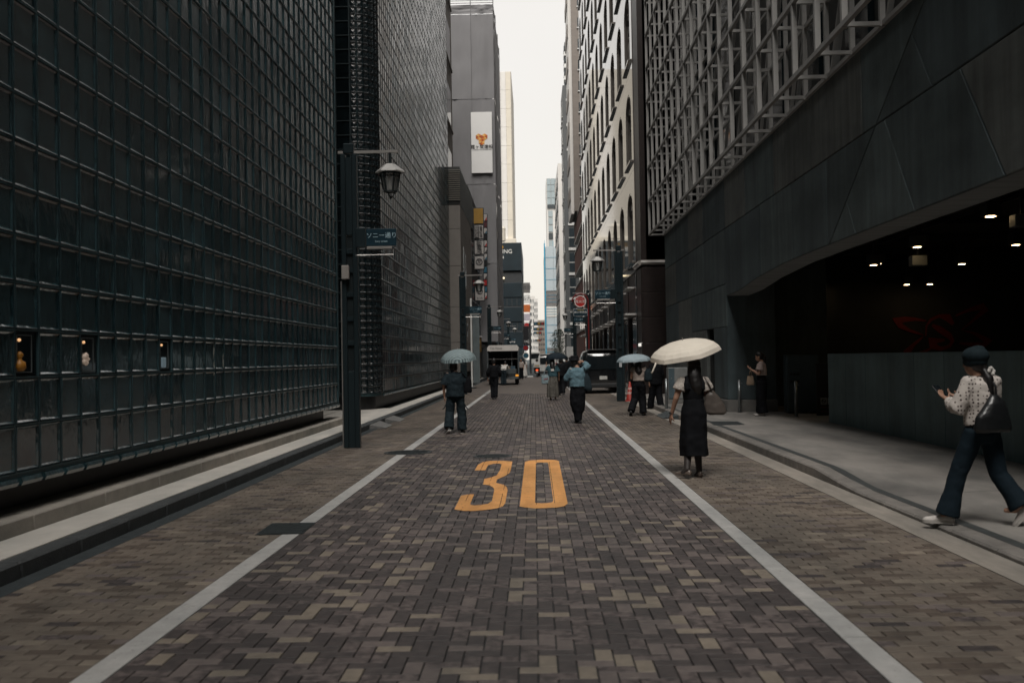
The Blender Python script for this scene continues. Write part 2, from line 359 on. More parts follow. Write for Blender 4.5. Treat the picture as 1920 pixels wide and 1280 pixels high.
for k in range(52):
    y0, y1 = 2+k*.85, 2+(k+1)*.85-.008; q = .018
    a = []
    for y in (y0, y1):
        h = hz(y); a += [(3.605, y, -.03), (3.605, y, h-q), (3.605+q, y, h), (3.80, y, h), (3.80, y, -.03)]
    MB().add(a, [(0, 1, 2, 3, 4), (9, 8, 7, 6, 5)]+[(i, i+5, (i+1) % 5+5, (i+1) % 5) for i in range(5)]).build('kerb_stone', m_kerbr, pr)
MB().box(3.61, 3.8, 46.3, 87, -.02, .13).build('kerb_stone', m_kerbr, pr)
m_iron = M('cast_iron', (.022, .028, .03), .55, metal=.3, var=.3, scale=12)
m_ironp = M('cast_iron_worn', (.05, .06, .063), .5, metal=.4, var=.3, scale=12)
for k, yj in enumerate((7.2, 10.9, 14.6, 18.3, 22.0, 25.6)): MB().add([(3.92, yj, hz(yj)+.004), (4.9, yj, max(hz(yj), .09)+.002), (6.29, yj, .105), (6.29, yj+.012, .105), (4.9, yj+.012, max(hz(yj), .09)+.002), (3.92, yj+.012, hz(yj)+.004)], [(0, 1, 4, 5), (1, 2, 3, 4)]).build('slab_joint', m_strip, pr)
pk = thing('access_plate', 'dark metal access plate let into right pavement near the bollards', 'plate', (0, 0, 0))
mb = MB(); q = [G(1330, 790, .13), G(1383, 790, .13), G(1396, 796, .13), G(1338, 797, .13)]
mb.prism([(p.x, p.y, .131) for p in q], (0, 0, .006)).build('cover', m_iron, pk)
# covers and grates in the road
gr = thing('drain_grate', 'dark rectangular ribbed drain grate lying across the left pale line', 'grate', (0, 0, 0))
q = [G(478, 1003), G(510, 981), G(592, 980), G(568, 1001)]
MB().prism([(p.x, p.y, .0025) for p in q], (0, 0, .004)).build('frame', m_iron, gr)
for k in range(9):
    a = q[0].lerp(q[1], (k+.7)/9.8); b = q[3].lerp(q[2], (k+.7)/9.8); a, b = a.lerp(b, .03), b.lerp(a, .03)
    MB().bar((a.x, a.y, .009), (b.x, b.y, .009), .028, .008).build('rib', m_ironp, gr)
def manhole(label, p, r):
    o = thing('manhole_cover', label, 'manhole cover', (p.x, p.y, .003), group='round covers in the road')
    MB().lathe([(r, 0), (r, .003), (r*.97, .005), (r*.9, .005), (r*.89, .003)], 40).build('rim', m_iron, o)
    MB().lathe([(r*.88, 0), (r*.88, .004)], 40).build('lid', m_ironp, o)
    for k in range(-4, 5):
        h = math.sqrt(max(0, (r*.84)**2-(k*r*.19)**2))
        if h > .05: MB().bar((-h, k*r*.19, .006), (h, k*r*.19, .006), r*.07, .005).build('rib', m_iron, o)
manhole('round iron manhole cover lying on the left pale line behind the drain grate', G(765, 848), .42)
manhole('round iron manhole cover just beyond the yellow digit three', G(924, 855), .33)
m_rub = M('rubber_ramp', (.16, .16, .155), .7, var=.2, scale=8, bump=.4, bscale=90)
m_rubd = M('rubber_ramp_dark', (.045, .055, .058), .7, var=.2, scale=8, bump=.4, bscale=90)
def ramp(label, c, sx, mat, ln=.95):
    o = thing('kerb_ramp', label, 'ramp', c, group='wedge ramps laid against the kerbs')
    a = [(0, -ln/2, 0), (0, ln/2, 0), (sx*.34, ln*.32, 0), (sx*.34, -ln*.32, 0), (0, -ln/2, .1), (0, ln/2, .1), (sx*.34, ln*.32, .012), (sx*.34, -ln*.32, .012)]
    MB().add(a, [(0, 1, 2, 3), (4, 7, 6, 5), (0, 4, 5, 1), (1, 5, 6, 2), (2, 6, 7, 3), (3, 7, 4, 0)]).build('wedge', mat, o)
    for k in range(4): MB().bar((sx*(.05+k*.07), -ln*.4+k*.02, .1-(.05+k*.07)*.26+.004), (sx*(.05+k*.07), ln*.4-k*.02, .1-(.05+k*.07)*.26+.004), .02, .006).build('tread', mat, o)
ramp('grey wedge ramp against left kerb, the one nearer the lamp post', (-3.92, 24.2, .002), 1, m_rub, 1.6)
ramp('grey wedge ramp against left kerb, the farther of the pair', (-3.92, 26.6, .002), 1, m_rub, 1.6)
ramp('dark wedge ramp against right kerb beside the dark-dressed person', (3.6, 26.4, .004), -1, m_rubd, 2.2)
# ================================================================== left: glass block building, two wings
P = .434; ZB = 1.94-3*P; XG = -4.70
m_gb = M('glass_block', (.004, .012, .016), .11, var=.1, scale=8, stretch=(1, 1.6, .55), distort=1.6, col2=(.038, .086, .100), contrast=1.2, spec=.5, ior=3.0, bump=.26, bscale=9, bstretch=(1, 1.3, .6))  # pale streaks in the colour stand in for highlights in the glass
m_gb2 = M('glass_block_clear', (.036, .074, .086), .2, var=.4, scale=3, spec=.5, ior=2.2, bump=.15, bscale=22, bstretch=(1, 1, .6))
m_gbr = M('block_rim', (.016, .030, .036), .25, var=.35, scale=2.5, spec=.8)
m_gbf = M('glass_block_far', (.006, .013, .017), .11, ior=3.3, var=.1, scale=6, stretch=(1, 1.6, .55), distort=1.5, col2=(.026, .044, .050), spec=.5, bump=.07, bscale=9)
m_gj = M('block_joint', (.045, .088, .10), .45, metal=.2, var=.2, scale=3)
m_plinth = M('plinth_black', (.010, .011, .012), .45, var=.3, scale=4)
m_dark = M('building_core', (.02, .022, .024), .8)
m_dwin = M('dark_pane', (.006, .010, .012), .08, var=.5, scale=1.5, spec=.6)
def block_geo(s, d=.03, rim=.028, g=.008, pil=.012, sw=.014):
    h = s/2-g; i = h-rim; a = [(-.02, -h, -h), (-.02, h, -h), (-.02, h, h), (-.02, -h, h), (0, -h+.008, -h+.008), (0, h-.008, -h+.008), (0, h-.008, h-.008), (0, -h+.008, h-.008),
         (-.004, -i, -i), (-.004, i, -i), (-.004, i, i), (-.004, -i, i)]
    k = i-sw; a += [(-d, -k, -k), (-d, k, -k), (-d, k, k), (-d, -k, k), (-d+pil, 0, 0)]
    f = []
    for q in (0, 4, 8): f += [(q+j, q+(j+1) % 4, q+4+(j+1) % 4, q+4+j) for j in range(4)]
    f += [(12, 13, 16), (13, 14, 16), (14, 15, 16), (15, 12, 16)]
    return a, f
BG1 = block_geo(P, .018, .016, .010, .0, .016); BGF = block_geo(P, .008, .020, .010, .0)
def block_wall(root, ys, z1, niche=(), nparts=300, BG=BG1, gm=None):
    """wall of blocks on the plane X = XG; the largest ones in view are objects"""
    rimf = [fc for i, fc in enumerate(BG[1]) if i in (4, 5, 6, 7)]; oth = [fc for i, fc in enumerate(BG[1]) if i not in (4, 5, 6, 7)]
    me_b = []
    for m in (gm or m_gb, m_gb2):
        q = MB().add(BG[0], oth, 0); q.f += rimf; q.m += [1]*4; me_b.append(q.mesh('glass_block', [m, m_gbr], fix=False))
    cells = [(y, k) for y in ys for k in range(int((z1-ZB)/P))]
    def seen(c):
        y, k = c; z = ZB+(k+.5)*P-H; q = y*cd.z+XG*cr.z+z*cu.z
        if q < .5: return 1e6+abs(y)
        px = 960+F*(XG*cr.x+y*cd.x+z*cu.x)/q; py = 640-F*(XG*cr.y+y*cd.y+z*cu.y)/q
        return y+(0 if -20 < px < 1940 and -20 < py < 1300 else 1e5)
    cells.sort(key=seen); mb = MB()
    rr = random.Random(3)
    n = 0
    for c in cells:
        y, k = c; z = ZB+(k+.5)*P; mi = 1 if rr.random() < .24 else 0
        if any(abs(y-a) < .1 and k == b for a, b in niche): continue
        if n < nparts: link('glass_block', me_b[mi], root, (XG, y, z), rot=(rr.gauss(0, .003), rr.gauss(0, .007), rr.gauss(0, .007))); n += 1
        else:
            a_, b_2 = rr.gauss(0, .006), rr.gauss(0, .006); k0 = len(mb.v)
            mb.add([(p[0]+XG+p[1]*a_+p[2]*b_2, p[1]+y, p[2]+z) for p in BG[0]], oth, mi); mb.f += [tuple(k0+i for i in fc) for fc in rimf]; mb.m += [2]*4
    stuff(mb.build('upper_glass_blocks', [gm or m_gb, m_gb2, m_gbr], root, fix=False))
    jg = MB(); ya, yb = min(ys)-P/2, max(ys)+P/2
    for k in range(int((z1-ZB)/P)+1): jg.box(XG-.03, XG-.002, ya, yb, ZB+k*P-.008, ZB+k*P+.008)
    for y in sorted(ys): jg.box(XG-.03, XG-.0035, y-P/2-.008, y-P/2+.008, ZB, z1)
    jg.build('joint_grid', m_gj if gm is None else m_plinth, root)
W1 = thing('glass_block_building', 'dark glass block building wing filling the left edge of the street', 'building')
y_end = 23.75; ys1 = [y_end-.03-(i+.5)*P for i in range(62)]
# nearest joint column measured at Y = 8.91
off = (8.91-(ys1[0]+P/2)) % P; ys1 = [y-P+off if True else y for y in ys1]
if ys1[0]+P*1.0 < y_end-.2: ys1 = [ys1[0]+P]+ys1
zt1 = 34.0
def near_y(t): return min(ys1, key=lambda y: abs(y-t))
NI = [(near_y(9.13), 2), (near_y(10.43), 2), (near_y(12.62), 2)]
block_wall(W1, ys1, zt1, NI)
y1e = ys1[0]+P/2
MB().box(-15, XG-.034, -4, y1e, ZB-.10, zt1).build('wall_core', m_plinth, W1)
mb = MB()
MB().box(XG-.034, XG-.012, ys1[-1]-P/2, y1e, ZB-.10, ZB-.012).build('bottom_rail', m_gj, W1)
for y in ys1: mb.tube([(XG+.004, y-P*.42, ZB-.075), (XG+.004, y+P*.42, ZB-.075)], .04, 6)
mb.build('drip_trim', m_gb, W1)
for s, y in ((1, y1e),): MB().box(XG-.03, XG+.006, y, y+.035, ZB-.1, zt1).build('corner_strip', m_gj, W1)
MB().box(-15, -4.99, -4, y1e-.35, .0, ZB-.10).build('plinth', m_plinth, W1)
m_frame = M('niche_frame', (.30, .34, .35), .35, metal=.7)
m_warm = M('niche_lamp', (.8, .5, .3), .5, emit=(1, .55, .25, .3)); m_amber = M('amber_item', (.30, .13, .015), .5, emit=(.9, .35, .03, .006)); m_cream_i = M('cream_item', (.5, .4, .33), .6, emit=(.9, .7, .55, .05)); m_blue_i = M('blue_item', (.25, .34, .4), .6, emit=(.5, .7, .8, .03))  # display items get a faint glow of their own, imitating lamplight
for i, (y, k) in enumerate(NI):
    z = ZB+(k+.5)*P
    d = MB().box(XG-.03, XG-.022, y-.2, y+.2, z-.2, z+.2).build('display_window', m_dwin, W1)
    fr = MB(); a = .135
    for p, q in (((-a, -.17), (-a, .17)), ((a, -.17), (a, .17)), ((-a, -.17), (a, -.17)), ((-a, .17), (a, .17))): fr.bar((XG-.018, y+p[0]-.03, z+p[1]), (XG-.018, y+q[0]-.03, z+q[1]), .007)
    fr.build('display_frame', m_frame, d)
    MB().lathe([(.008, 0), (.018, .015), (.008, .03)], 10, (XG-.012, y-.13, z+.11)).build('display_lamp', m_warm, d)
    if i == 0:
        MB().lathe([(.03, 0), (.055, .03), (.05, .08), (.02, .1), (.02, .12), (.035, .15), (.01, .18)], 10, (XG-.012, y-.12, z-.16)).build('display_item', m_amber, d, True)
    elif i == 1:
        mb = MB(); [mb.lathe([(.01, -.03), (.032, 0), (.01, .03)], 8, (XG-.012, y-.09+.04*math.cos(j*1.26), z-.05+.04*math.sin(j*1.26))) for j in range(5)]; mb.build('display_item', m_cream_i, d, True)
    else: MB().bbox(XG-.02, XG-.008, y-.13, y+.02, z-.16, z-.03, .005).build('display_item', m_blue_i, d)
# --- far wing with rounded corner
W2 = thing('glass_block_building', 'farther wing of the glass block building, with rounded corner behind the lamp post', 'building')
Y2, RC = 30.65, .75; ys2 = [Y2+(i+.5)*P for i in range(58)]; y2e = ys2[-1]+P/2; zt2 = 34.0
block_wall(W2, ys2, zt2, (), 290, BGF, m_gbf)
MB().box(-15, XG-.034, Y2, y2e, ZB-.1, zt2).build('wall_core', m_gj, W2)
MB().box(-15, -5.45, Y2-RC+.06, Y2, ZB-.1, zt2).build('front_core', m_plinth, W2)
MB().rings([[(XG-RC+(RC-.034)*math.cos(t), Y2+(RC-.034)*math.sin(t), z) for t in [-i*math.pi/2/10 for i in range(11)]]+[(XG-RC, Y2, z)] for z in (ZB-.1, zt2)]).build('corner_core', m_gj, W2)
p2 = P/2; BG2 = block_geo(p2*.98, .016, .016, .006, .006); nC = 6; aw = math.pi/2/nC
m_cb = M('corner_block', (.012, .019, .022), .08, var=.3, scale=4, spec=.5, ior=2.3, bump=.3, bscale=30)
def bend(a, z, ang):
    out = []
    for p in a:
        t = ang+p[1]/RC*.93; r_ = RC+p[0]*1.6; out.append((XG-RC+r_*math.cos(t), Y2+r_*math.sin(t), z+p[2]))
    return out
mc = [MB().add([(x, y, z) for x, y, z in bend(BG2[0], 0, -(i+.5)*aw)], BG2[1]).mesh('corner_block', m_cb, fix=False) for i in range(nC)]
rest = MB()
for k in range(int((zt2-ZB)/p2)):
    z = ZB+(k+.5)*p2
    for i in range(nC):
        if z < 12.6 and i < 5: link('corner_block', mc[i], W2, (0, 0, z))
        else: rest.add([(v.co.x, v.co.y, v.co.z+z) for v in mc[i].vertices], BG2[1])
    rest.tube([(XG-RC+(RC+.004)*math.cos(t), Y2+(RC+.004)*math.sin(t), z-p2/2) for t in [-j*math.pi/2/8 for j in range(9)]], .011, 5)
stuff(rest.build('upper_corner_blocks', m_cb, W2, fix=False))
mp_ = MB().bbox(-.2, .2, -.02, .02, -.2, .2, .012).mesh('pane', m_dwin)
mg = MB()
for k in range(34):
    for i in range(4): link('pane', mp_, W2, (XG-RC-.24-i*P, Y2-RC+.04, ZB+(k+.5)*P))
    mg.box(XG-RC-1.9, XG-RC, Y2-RC-.005, Y2-RC+.05, ZB+k*P-.014, ZB+k*P+.014)
for i in range(5): mg.box(XG-RC-.024-i*P-.016+.0, XG-RC-.024-i*P+.016, Y2-RC-.008, Y2-RC+.05, ZB-.1, ZB+34*P)
mg.build('pane_frame', M('pane_frame', (.03, .045, .05), .5, metal=.3), W2)
mb = MB()
for y in ys2: mb.tube([(XG+.004, y-P*.42, ZB-.075), (XG+.004, y+P*.42, ZB-.075)], .04, 6)
mb.build('drip_trim', m_gb, W2)
prf = [(-15, Y2-RC+.25)]+[(XG-RC-.0+(RC-.22)*math.cos(t), Y2+(RC-.22)*math.sin(t)) for t in [-math.pi/2+i*math.pi/2/8 for i in range(9)]]+[(XG-.22, y2e), (-15, y2e)]
MB().prism([(x, y, .0) for x, y in prf], (0, 0, ZB-.101)).build('plinth', m_plinth, W2)

# ================================================================== right: concrete building with steel lattice
XC = 5.0
m_conc = [M('concrete_a', (.088, .116, .119), .75, stain=.4, var=.42, scale=1.2, stretch=(2.5, 2.5, .25), bump=.25, bscale=30, bstretch=(3, 3, .3)),
          M('concrete_b', (.068, .092, .097), .75, stain=.4, var=.42, scale=1.0, stretch=(2.5, 2.5, .25), bump=.25, bscale=30, bstretch=(3, 3, .3)),
          M('concrete_c', (.112, .122, .117), .75, stain=.4, var=.4, scale=1.4, stretch=(3, 3, .25), bump=.25, bscale=30, bstretch=(3, 3, .3)),
          M('concrete_d', (.056, .078, .085), .75, stain=.35, var=.42, scale=1.0, stretch=(2.5, 2.5, .25), bump=.25, bscale=30, bstretch=(3, 3, .3))]
m_joint = M('concrete_joint', (.012, .013, .013), .9)
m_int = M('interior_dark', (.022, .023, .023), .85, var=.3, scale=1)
m_steel = M('lattice_paint', (.29, .285, .275), .5, metal=.15, var=.12, scale=2)
CB = thing('concrete_building', 'dark board-marked concrete building with overhanging beam on the right', 'building')
def yz_panel(poly, x0, x1, mat, name='concrete_panel', parent=CB):
    a = inset(poly, .006); b = inset(poly, .020); n = len(a); v = [(x0+.014, y, z) for y, z in a]+[(x0, y, z) for y, z in b]+[(x1, y, z) for y, z in a]
    f = [tuple(range(n, 2*n))]+[(i, (i+1) % n, n+(i+1) % n, n+i) for i in range(n)]+[(2*n+i, 2*n+(i+1) % n, (i+1) % n, i) for i in range(n)]
    return MB().add(v, f).build(name, mat, parent)
YP, YE = 26.0, 37.9; ZJ1, ZJ2, ZT, ZS = 3.46, 4.90, 6.19, 3.44
# wall beyond the opening: panels round a recessed door
door_y0, door_y1, door_z = 27.9, 29.1, 2.35
rects = split([[(YP, .45), (YE, .45), (YE, ZT), (YP, ZT)]], [(0, 1, ZJ1), (0, 1, ZJ2)])
out = []
for p in rects:
    zl = min(q[1] for q in p)
    out += split([p], [(1, 0, y) for y in ((28.9, 31.7, 34.6) if zl < 3 else (29.4, 32.2, 35.0))])
fin = []
for p in out:
    if min(q[1] for q in p) < 1 and min(q[0] for q in p) < 30:
        fin += [q for q in split([p], [(1, 0, door_y0), (1, 0, door_y1), (0, 1, door_z)]) if not (door_y0-.01 < sum(c[0] for c in q)/len(q) < door_y1+.01 and max(c[1] for c in q) < door_z+.01)]
    else: fin.append(p)
for p in fin: yz_panel(p, XC, XC+.12, R.choice(m_conc))
MB().box(XC+.1, 8.38, door_y1, 31.3, .12, ZT).build('wall_core', m_joint, CB); MB().box(XC+.1, 16, 31.302, YE, .12, ZT).build('wall_core', m_joint, CB)
MB().box(XC+.1, 6.2, YP+.1, door_y0, .12, ZT).build('wall_core', m_joint, CB)
MB().box(XC+.1, 6.2, door_y0, door_y1, door_z, ZT).build('wall_core', m_joint, CB)
dr = MB().bbox(XC+.32, XC+.37, door_y0+.02, door_y1-.02, .14, door_z-.02, .006).build('door', M('door_steel', (.02, .024, .027), .5, metal=.3), CB)
MB().box(XC+.25, XC+.32, door_y0+.1, door_y0+.14, 1.0, 1.12).build('handle', m_steel, dr)
m_base = M('concrete_base', (.135, .132, .125), .75, var=.2, scale=2)
for a, b in ((YP-.03, door_y0-.02), (door_y1+.02, YE)): MB().bbox(XC-.03, XC+.3, a, b, .12, .44, .012).build('base_course', m_base, CB)
# front of the pier, facing down the street
MB().bbox(XC+.02, 6.25, YP-.02, YP+.3, .45, 3.5, .01).build('concrete_panel', m_conc[3], CB)
MB().bbox(XC-.02, 6.27, YP-.05, YP+.28, .12, .442, .012).build('base_course', m_base, CB)
MB().bbox(6.19, 8.4, 28.78, 29.09, .12, 4.6, .01).build('concrete_panel', m_conc[1], CB)
# the beam: whole panels far off, sheared ones nearer, past the slanting joint
dA, dB = (16.9, ZS), (12.4, ZT)                                # slanting joint
ln_a, ln_b = dB[1]-dA[1], -(dB[0]-dA[0]); ln_c = ln_a*dA[0]+ln_b*dA[1]
face = [(-5, ZS), (17.5, ZS), (20, ZS-.02), (22.5, ZS-.12), (24.3, ZS-.26), (YP, ZS-.30), (YP, ZT), (-5, ZT)]
pA, pB = cut(face, ln_a, ln_b, ln_c), cut(face, -ln_a, -ln_b, -ln_c)
if sum(q[0] for q in pA)/len(pA) < sum(q[0] for q in pB)/len(pB): pA, pB = pB, pA
far_ = split([pA], [(0, 1, ZJ2)]); pcs = []
for p in far_:
    up = max(q[1] for q in p) > ZJ2+.1
    pcs += split([p], [(1, 0, y) for y in ((23.5, 20.7, 17.9, 15.1) if up else (24.6, 22.0, 19.3, 17.0))])
near_ = split([pB], [(0, 1, ZJ2+.0)])
for p in near_:
    up = max(q[1] for q in p) > ZJ2+.1
    pcs += split([p], [(1, -.72, c-.72*ZS) for c in ((15.5, 13.1, 10.6, 8, 5.5, 3) if not up else (14.0, 11.4, 8.8, 6.2, 3.6))])
for p in pcs: yz_panel(p, XC, XC+.12, R.choice(m_conc))
MB().prism([(XC+.1, y, z+.012) for y, z in face], (.47, 0, 0)).build('beam_core', m_joint, CB)
sof = [(y, z) for y, z in face if z < ZS+.01]
mb = MB(); mb.add([(x, y, z) for y, z in sof for x in (XC+.02, XC+.57)], [(2*i, 2*i+2, 2*i+3, 2*i+1) for i in range(len(sof)-1)])
mb.build('soffit', M('soffit_concrete', (.20, .21, .21), .75, var=.25, scale=2, stretch=(.4, 3, 1)), CB)
# the room under the beam
MB().box(XC+.57, 18, -5, 31.2, 4.55, 4.75).build('ceiling', m_int, CB)
MB().box(8.4, 18, 31, 31.3, .1, 4.6).build('back_wall', m_int, CB)
MB().box(18, 18.3, -5, 31.3, .1, 4.8).build('side_wall', m_int, CB)
MB().box(XC+.57, 18.3, -5.3, -5, .1, 4.8).build('rear_wall', m_int, CB)
for k in range(5): MB().bar((6.5+k*2.2, -4, 4.35), (6.5+k*2.2, 30.9, 4.35), .05).build('track_rail', M('rail_dark', (.02, .022, .022), .5, metal=.5), CB)
for k in range(9): MB().bar((5.7, 2+k*3.3, 4.45), (17.8, 2+k*3.3, 4.45), .10, .16).build('ceiling_beam', m_int, CB)
# upper storeys behind the lattice
MB().box(6.05, 16, -6, YE, ZT-.02, 23).build('upper_wall', M('upper_wall', (.045, .045, .043), .8, var=.3, scale=.6, stretch=(1, 1, .2)), CB)
MB().box(XC+.03, 6.06, -6, YE, ZT+.012, ZT+.06).build('ledge', m_conc[1], CB)
for k in range(12): MB().bbox(5.92, 6.04, 3+k*3-.55, 3+k*3+.75, 6.3, 22.9, .01).build('upper_window', m_dwin, CB)
# steel lattice in front
LT = thing('steel_lattice', 'grey painted steel lattice screen hung on the concrete building', 'lattice')
XO, XI = 4.43, 4.96; LP, SP, NL = 1.262, 1.32, 10; Z0 = ZT+.03
for i in range(24):
    y = 37.8-i*SP
    for x, wd in ((XO, .085), (XI, .075)): MB().bar((x, y, Z0-.045), (x, y, Z0+NL*LP), wd).build('post', m_steel, LT)
    for l in range(NL+1):
        MB().bar((XO+.046, y, Z0+l*LP), (XI-.04, y, Z0+l*LP), .06).build('tie', m_steel, LT)
for l in range(NL+1):
    MB().bar((XO-.012, 37.85, Z0+l*LP), (XO-.012, 37.8-23*SP, Z0+l*LP), .07, .075).build('rail', m_steel, LT)
    MB().bar((XI+.012, 37.85, Z0+l*LP), (XI+.012, 37.8-23*SP, Z0+l*LP), .06, .065).build('rail', m_steel, LT)
for i in range(4, 23):
    y = 37.8-i*SP
    for l in range(0, NL, 2):
        if (i+l//2) % 2 == 0: MB().bar((XI+.075, y, Z0+l*LP), (XI+.075, y-SP, Z0+(l+2)*LP), .06).build('brace', m_steel, LT)
        else: MB().bar((5.45, y, Z0+l*LP), (5.45, y-SP, Z0+(l+2)*LP), .07).build('brace', m_steel, LT)
# low wall in the opening
LW = thing('low_wall', 'low dark concrete wall behind the woman with the dotted blouse', 'wall')
mcw = [M('low_concrete_a', (.125, .185, .19), .6, stain=.3, var=.3, scale=1.3, stretch=(2, 2, .3), bump=.15, bscale=25), M('low_concrete_b', (.11, .165, .172), .6, stain=.3, var=.3, scale=1.1, stretch=(2, 2, .3), bump=.15, bscale=25)]
y = 21.6
for k in range(15):
    wd = 1.22; MB().bbox(6.30, 6.55, y-wd+.008, y, .10, 1.60, .008).build('concrete_panel', mcw[k % 2], LW); y -= wd
# red mark on the dark back wall
m_red = M('red_mark', (.16, .010, .008), .6)
mk = thing('wall_emblem', 'dim red orbit-like emblem painted on the dark back wall', 'emblem')
def ribbon(pts, ws, name='stroke'):
    q = [PY(1640+a/6.857, 560+b/6.857, 30.98) for a, b in pts]; n = len(q); L, Rr = [], []
    for i in range(n):
        d = (q[min(i+1, n-1)]-q[max(i-1, 0)]).normalized(); s = Vector((d.z, 0, -d.x)); L.append(q[i]+s*ws[i]); Rr.append(q[i]-s*ws[i])
    mb = MB(); a = L+Rr; mb.add(a+[p-Vector((0, .012, 0)) for p in a], [(i, i+1, n+i+1, n+i) for i in range(n-1)]+[(2*n+i, 3*n+i, 3*n+i+1, 2*n+i+1) for i in range(n-1)]+[(i, 2*n+i, 2*n+i+1, i+1) for i in range(n-1)]); mb.build(name, m_red, mk)
ribbon([(660, 285), (520, 262), (380, 265), (280, 285), (330, 350), (440, 405), (625, 468)], [.02, .05, .08, .16, .09, .05, .02])
ribbon([(620, 490), (500, 590), (410, 690), (430, 742), (560, 715), (720, 640)], [.02, .05, .11, .1, .06, .03])
ribbon([(655, 480), (665, 350), (720, 270), (830, 220), (940, 240), (1010, 330)], [.02, .025, .04, .05, .12, .05])
ribbon([(740, 340), (830, 390), (960, 480), (1000, 540), (960, 610), (850, 645), (740, 600), (710, 545), (900, 530)], [.04, .1, .1, .06, .05, .06, .12, .12, .03])
ribbon([(1040, 220), (1200, 150), (1400, 95), (1430, 130), (1290, 260), (1120, 400), (1300, 455), (1480, 560), (1400, 600), (1090, 570)], [.02, .05, .1, .1, .04, .03, .05, .11, .09, .03])
# twin ceiling lamps
m_lamp = M('lamp_housing', (.035, .04, .042), .5, metal=.4); m_glow = M('lamp_glow', (.9, .7, .4), .5, emit=(1, .70, .36, 9)); m_glow2 = M('lamp_glow_bright', (.9, .8, .6), .5, emit=(1, .84, .62, 16))
places = [('at the far end by the pier', 1520, 535, 30.5), ('second from the pier', 1642, 499, 24.4), ('third from the pier', 1723, 466, 21.4), ('nearest, above the walking woman', 1858, 410, 18.3),
          ('over the back wall emblem', 1722, 533, 30.0), ('with one lamp tilted and glaring', 1805, 497, 26.5), ('at the right edge of the picture', 1905, 462, 22.8)]
for i, (lb, px, py, Yd) in enumerate(places):
    p = PY(px, py, Yd); o = thing('ceiling_lamp', 'twin box ceiling lamp under the concrete beam, '+lb, 'lamp', p, group='twin lamps under the beam')
    gap = .17 if i not in (0, 4) else .34
    for s in (-1, 1):
        q = (s*gap, s*.35 if i not in (0, 4) else 0, .09 if s > 0 and i not in (0, 4) else 0)
        MB().bbox(q[0]-.13, q[0]+.13, q[1]-.13, q[1]+.13, q[2], q[2]+.24, .012).build('housing', m_lamp, o)
        MB().box(q[0]-.06, q[0]+.06, q[1]-.06, q[1]+.06, q[2]-.012, q[2]-.002).build('lens', m_glow2 if i == 5 and s > 0 else m_glow, o)
        MB().bar((q[0], q[1], q[2]+.24), (q[0], q[1], 4.55-p.z), .03).build('stem', m_lamp, o)
# speakers hung between the lamps
for lb, px, py, Yd in (('beside the third lamp pair', 1721, 490, 21.5), ('at the right edge near the front lamps', 1915, 415, 17.5)):
    p = PY(px, py, Yd); o = thing('ceiling_speaker', 'small pale box hung under the ceiling '+lb, 'box', p, group='boxes under the ceiling')
    MB().bbox(-.16, .16, -.12, .12, -.1, .12, .015).build('cabinet', M('box_pale', (.15, .16, .16), .5), o); MB().bar((0, 0, .12), (0, 0, 4.55-p.z), .03).build('stem', m_lamp, o)
# ================================================================== right: polished granite building with arched windows
XA = 4.25
m_gran = M('polished_granite', (.17, .155, .14), .05, metal=.3, var=.12, scale=1.2, spec=.9, bump=.012, bscale=1.2)
m_brown = M('brown_granite', (.018, .013, .012), .35, var=.3, scale=5)
m_sill = M('granite_sill', (.22, .205, .19), .3, var=.1)
m_shop = M('shopfront_glass', (.010, .013, .014), .06, spec=.7, var=.4, scale=1)
AB = thing('granite_building', 'polished granite building with rows of arched windows on the right', 'building')
BW, BH = 4.0, 4.28; Y0A = 41.4; Z0A = 5.15; NB, NS = 11, 7
def arch(cy, w_, z0, zs, zt, n=10): return [(cy-w_, z0), (cy-w_, zs)]+[(cy-w_*math.cos(math.pi*i/n), zs+(zt-zs)*math.sin(math.pi*i/n)) for i in range(1, n)]+[(cy+w_, zs), (cy+w_, z0)]
hole = arch(BW/2, 1.2, .5, 2.7, 3.55)
bm = bmesh.new(); es = []
for lp in ([(.006, .006), (BW-.006, .006), (BW-.006, BH-.006), (.006, BH-.006)], hole):
    v_ = [bm.verts.new((0, p[0], p[1])) for p in lp]; es += [bm.edges.new((v_[i], v_[(i+1) % len(v_)])) for i in range(len(v_))]
bmesh.ops.triangle_fill(bm, edges=es, use_beauty=True, use_dissolve=False)
bound = [e for e in bm.edges if e.is_boundary]
ex = bmesh.ops.extrude_edge_only(bm, edges=bound)
for g_ in ex['geom']:
    if isinstance(g_, bmesh.types.BMVert): g_.co.x += .22
bmesh.ops.recalc_face_normals(bm, faces=bm.faces[:])
me_bay = bpy.data.meshes.new('granite_panel'); bm.to_mesh(me_bay); bm.free(); me_bay.materials.append(m_gran)
hp = [(.2, p[0], p[1]) for p in hole]
me_win = MB().prism(hp, (.03, 0, 0)).mesh('window', m_dwin)
mb = MB()
for i in range(len(hole)-1): mb.bar((.06, *hole[i]), (.06, *hole[i+1]), .09, .16)
me_tr = mb.mesh('arch_trim', m_gran)
me_sl = MB().bbox(-.10, .1, BW/2-1.35, BW/2+1.35, .40, .5, .02).mesh('sill', m_gran)
me_mu = MB().bar((.17, BW/2, .5), (.17, BW/2, 3.48), .07).bar((.17, BW/2-.95, 2.2), (.17, BW/2+.95, 2.2), .06).mesh('mullion', M('mullion_dark', (.02, .022, .024), .4))
for b in range(NB):
    for s in range(NS):
        p = (XA, Y0A+b*BW, Z0A+s*BH)
        link('granite_panel', me_bay, AB, p); wn = link('window', me_win, AB, p)
        link('arch_trim', me_tr, wn); link('sill', me_sl, wn); link('mullion', me_mu, wn)
zA = Z0A+NS*BH
MB().box(XA+.235, 16, 39.5, Y0A+NB*BW, 0, zA).build('wall_core', m_brown, AB)
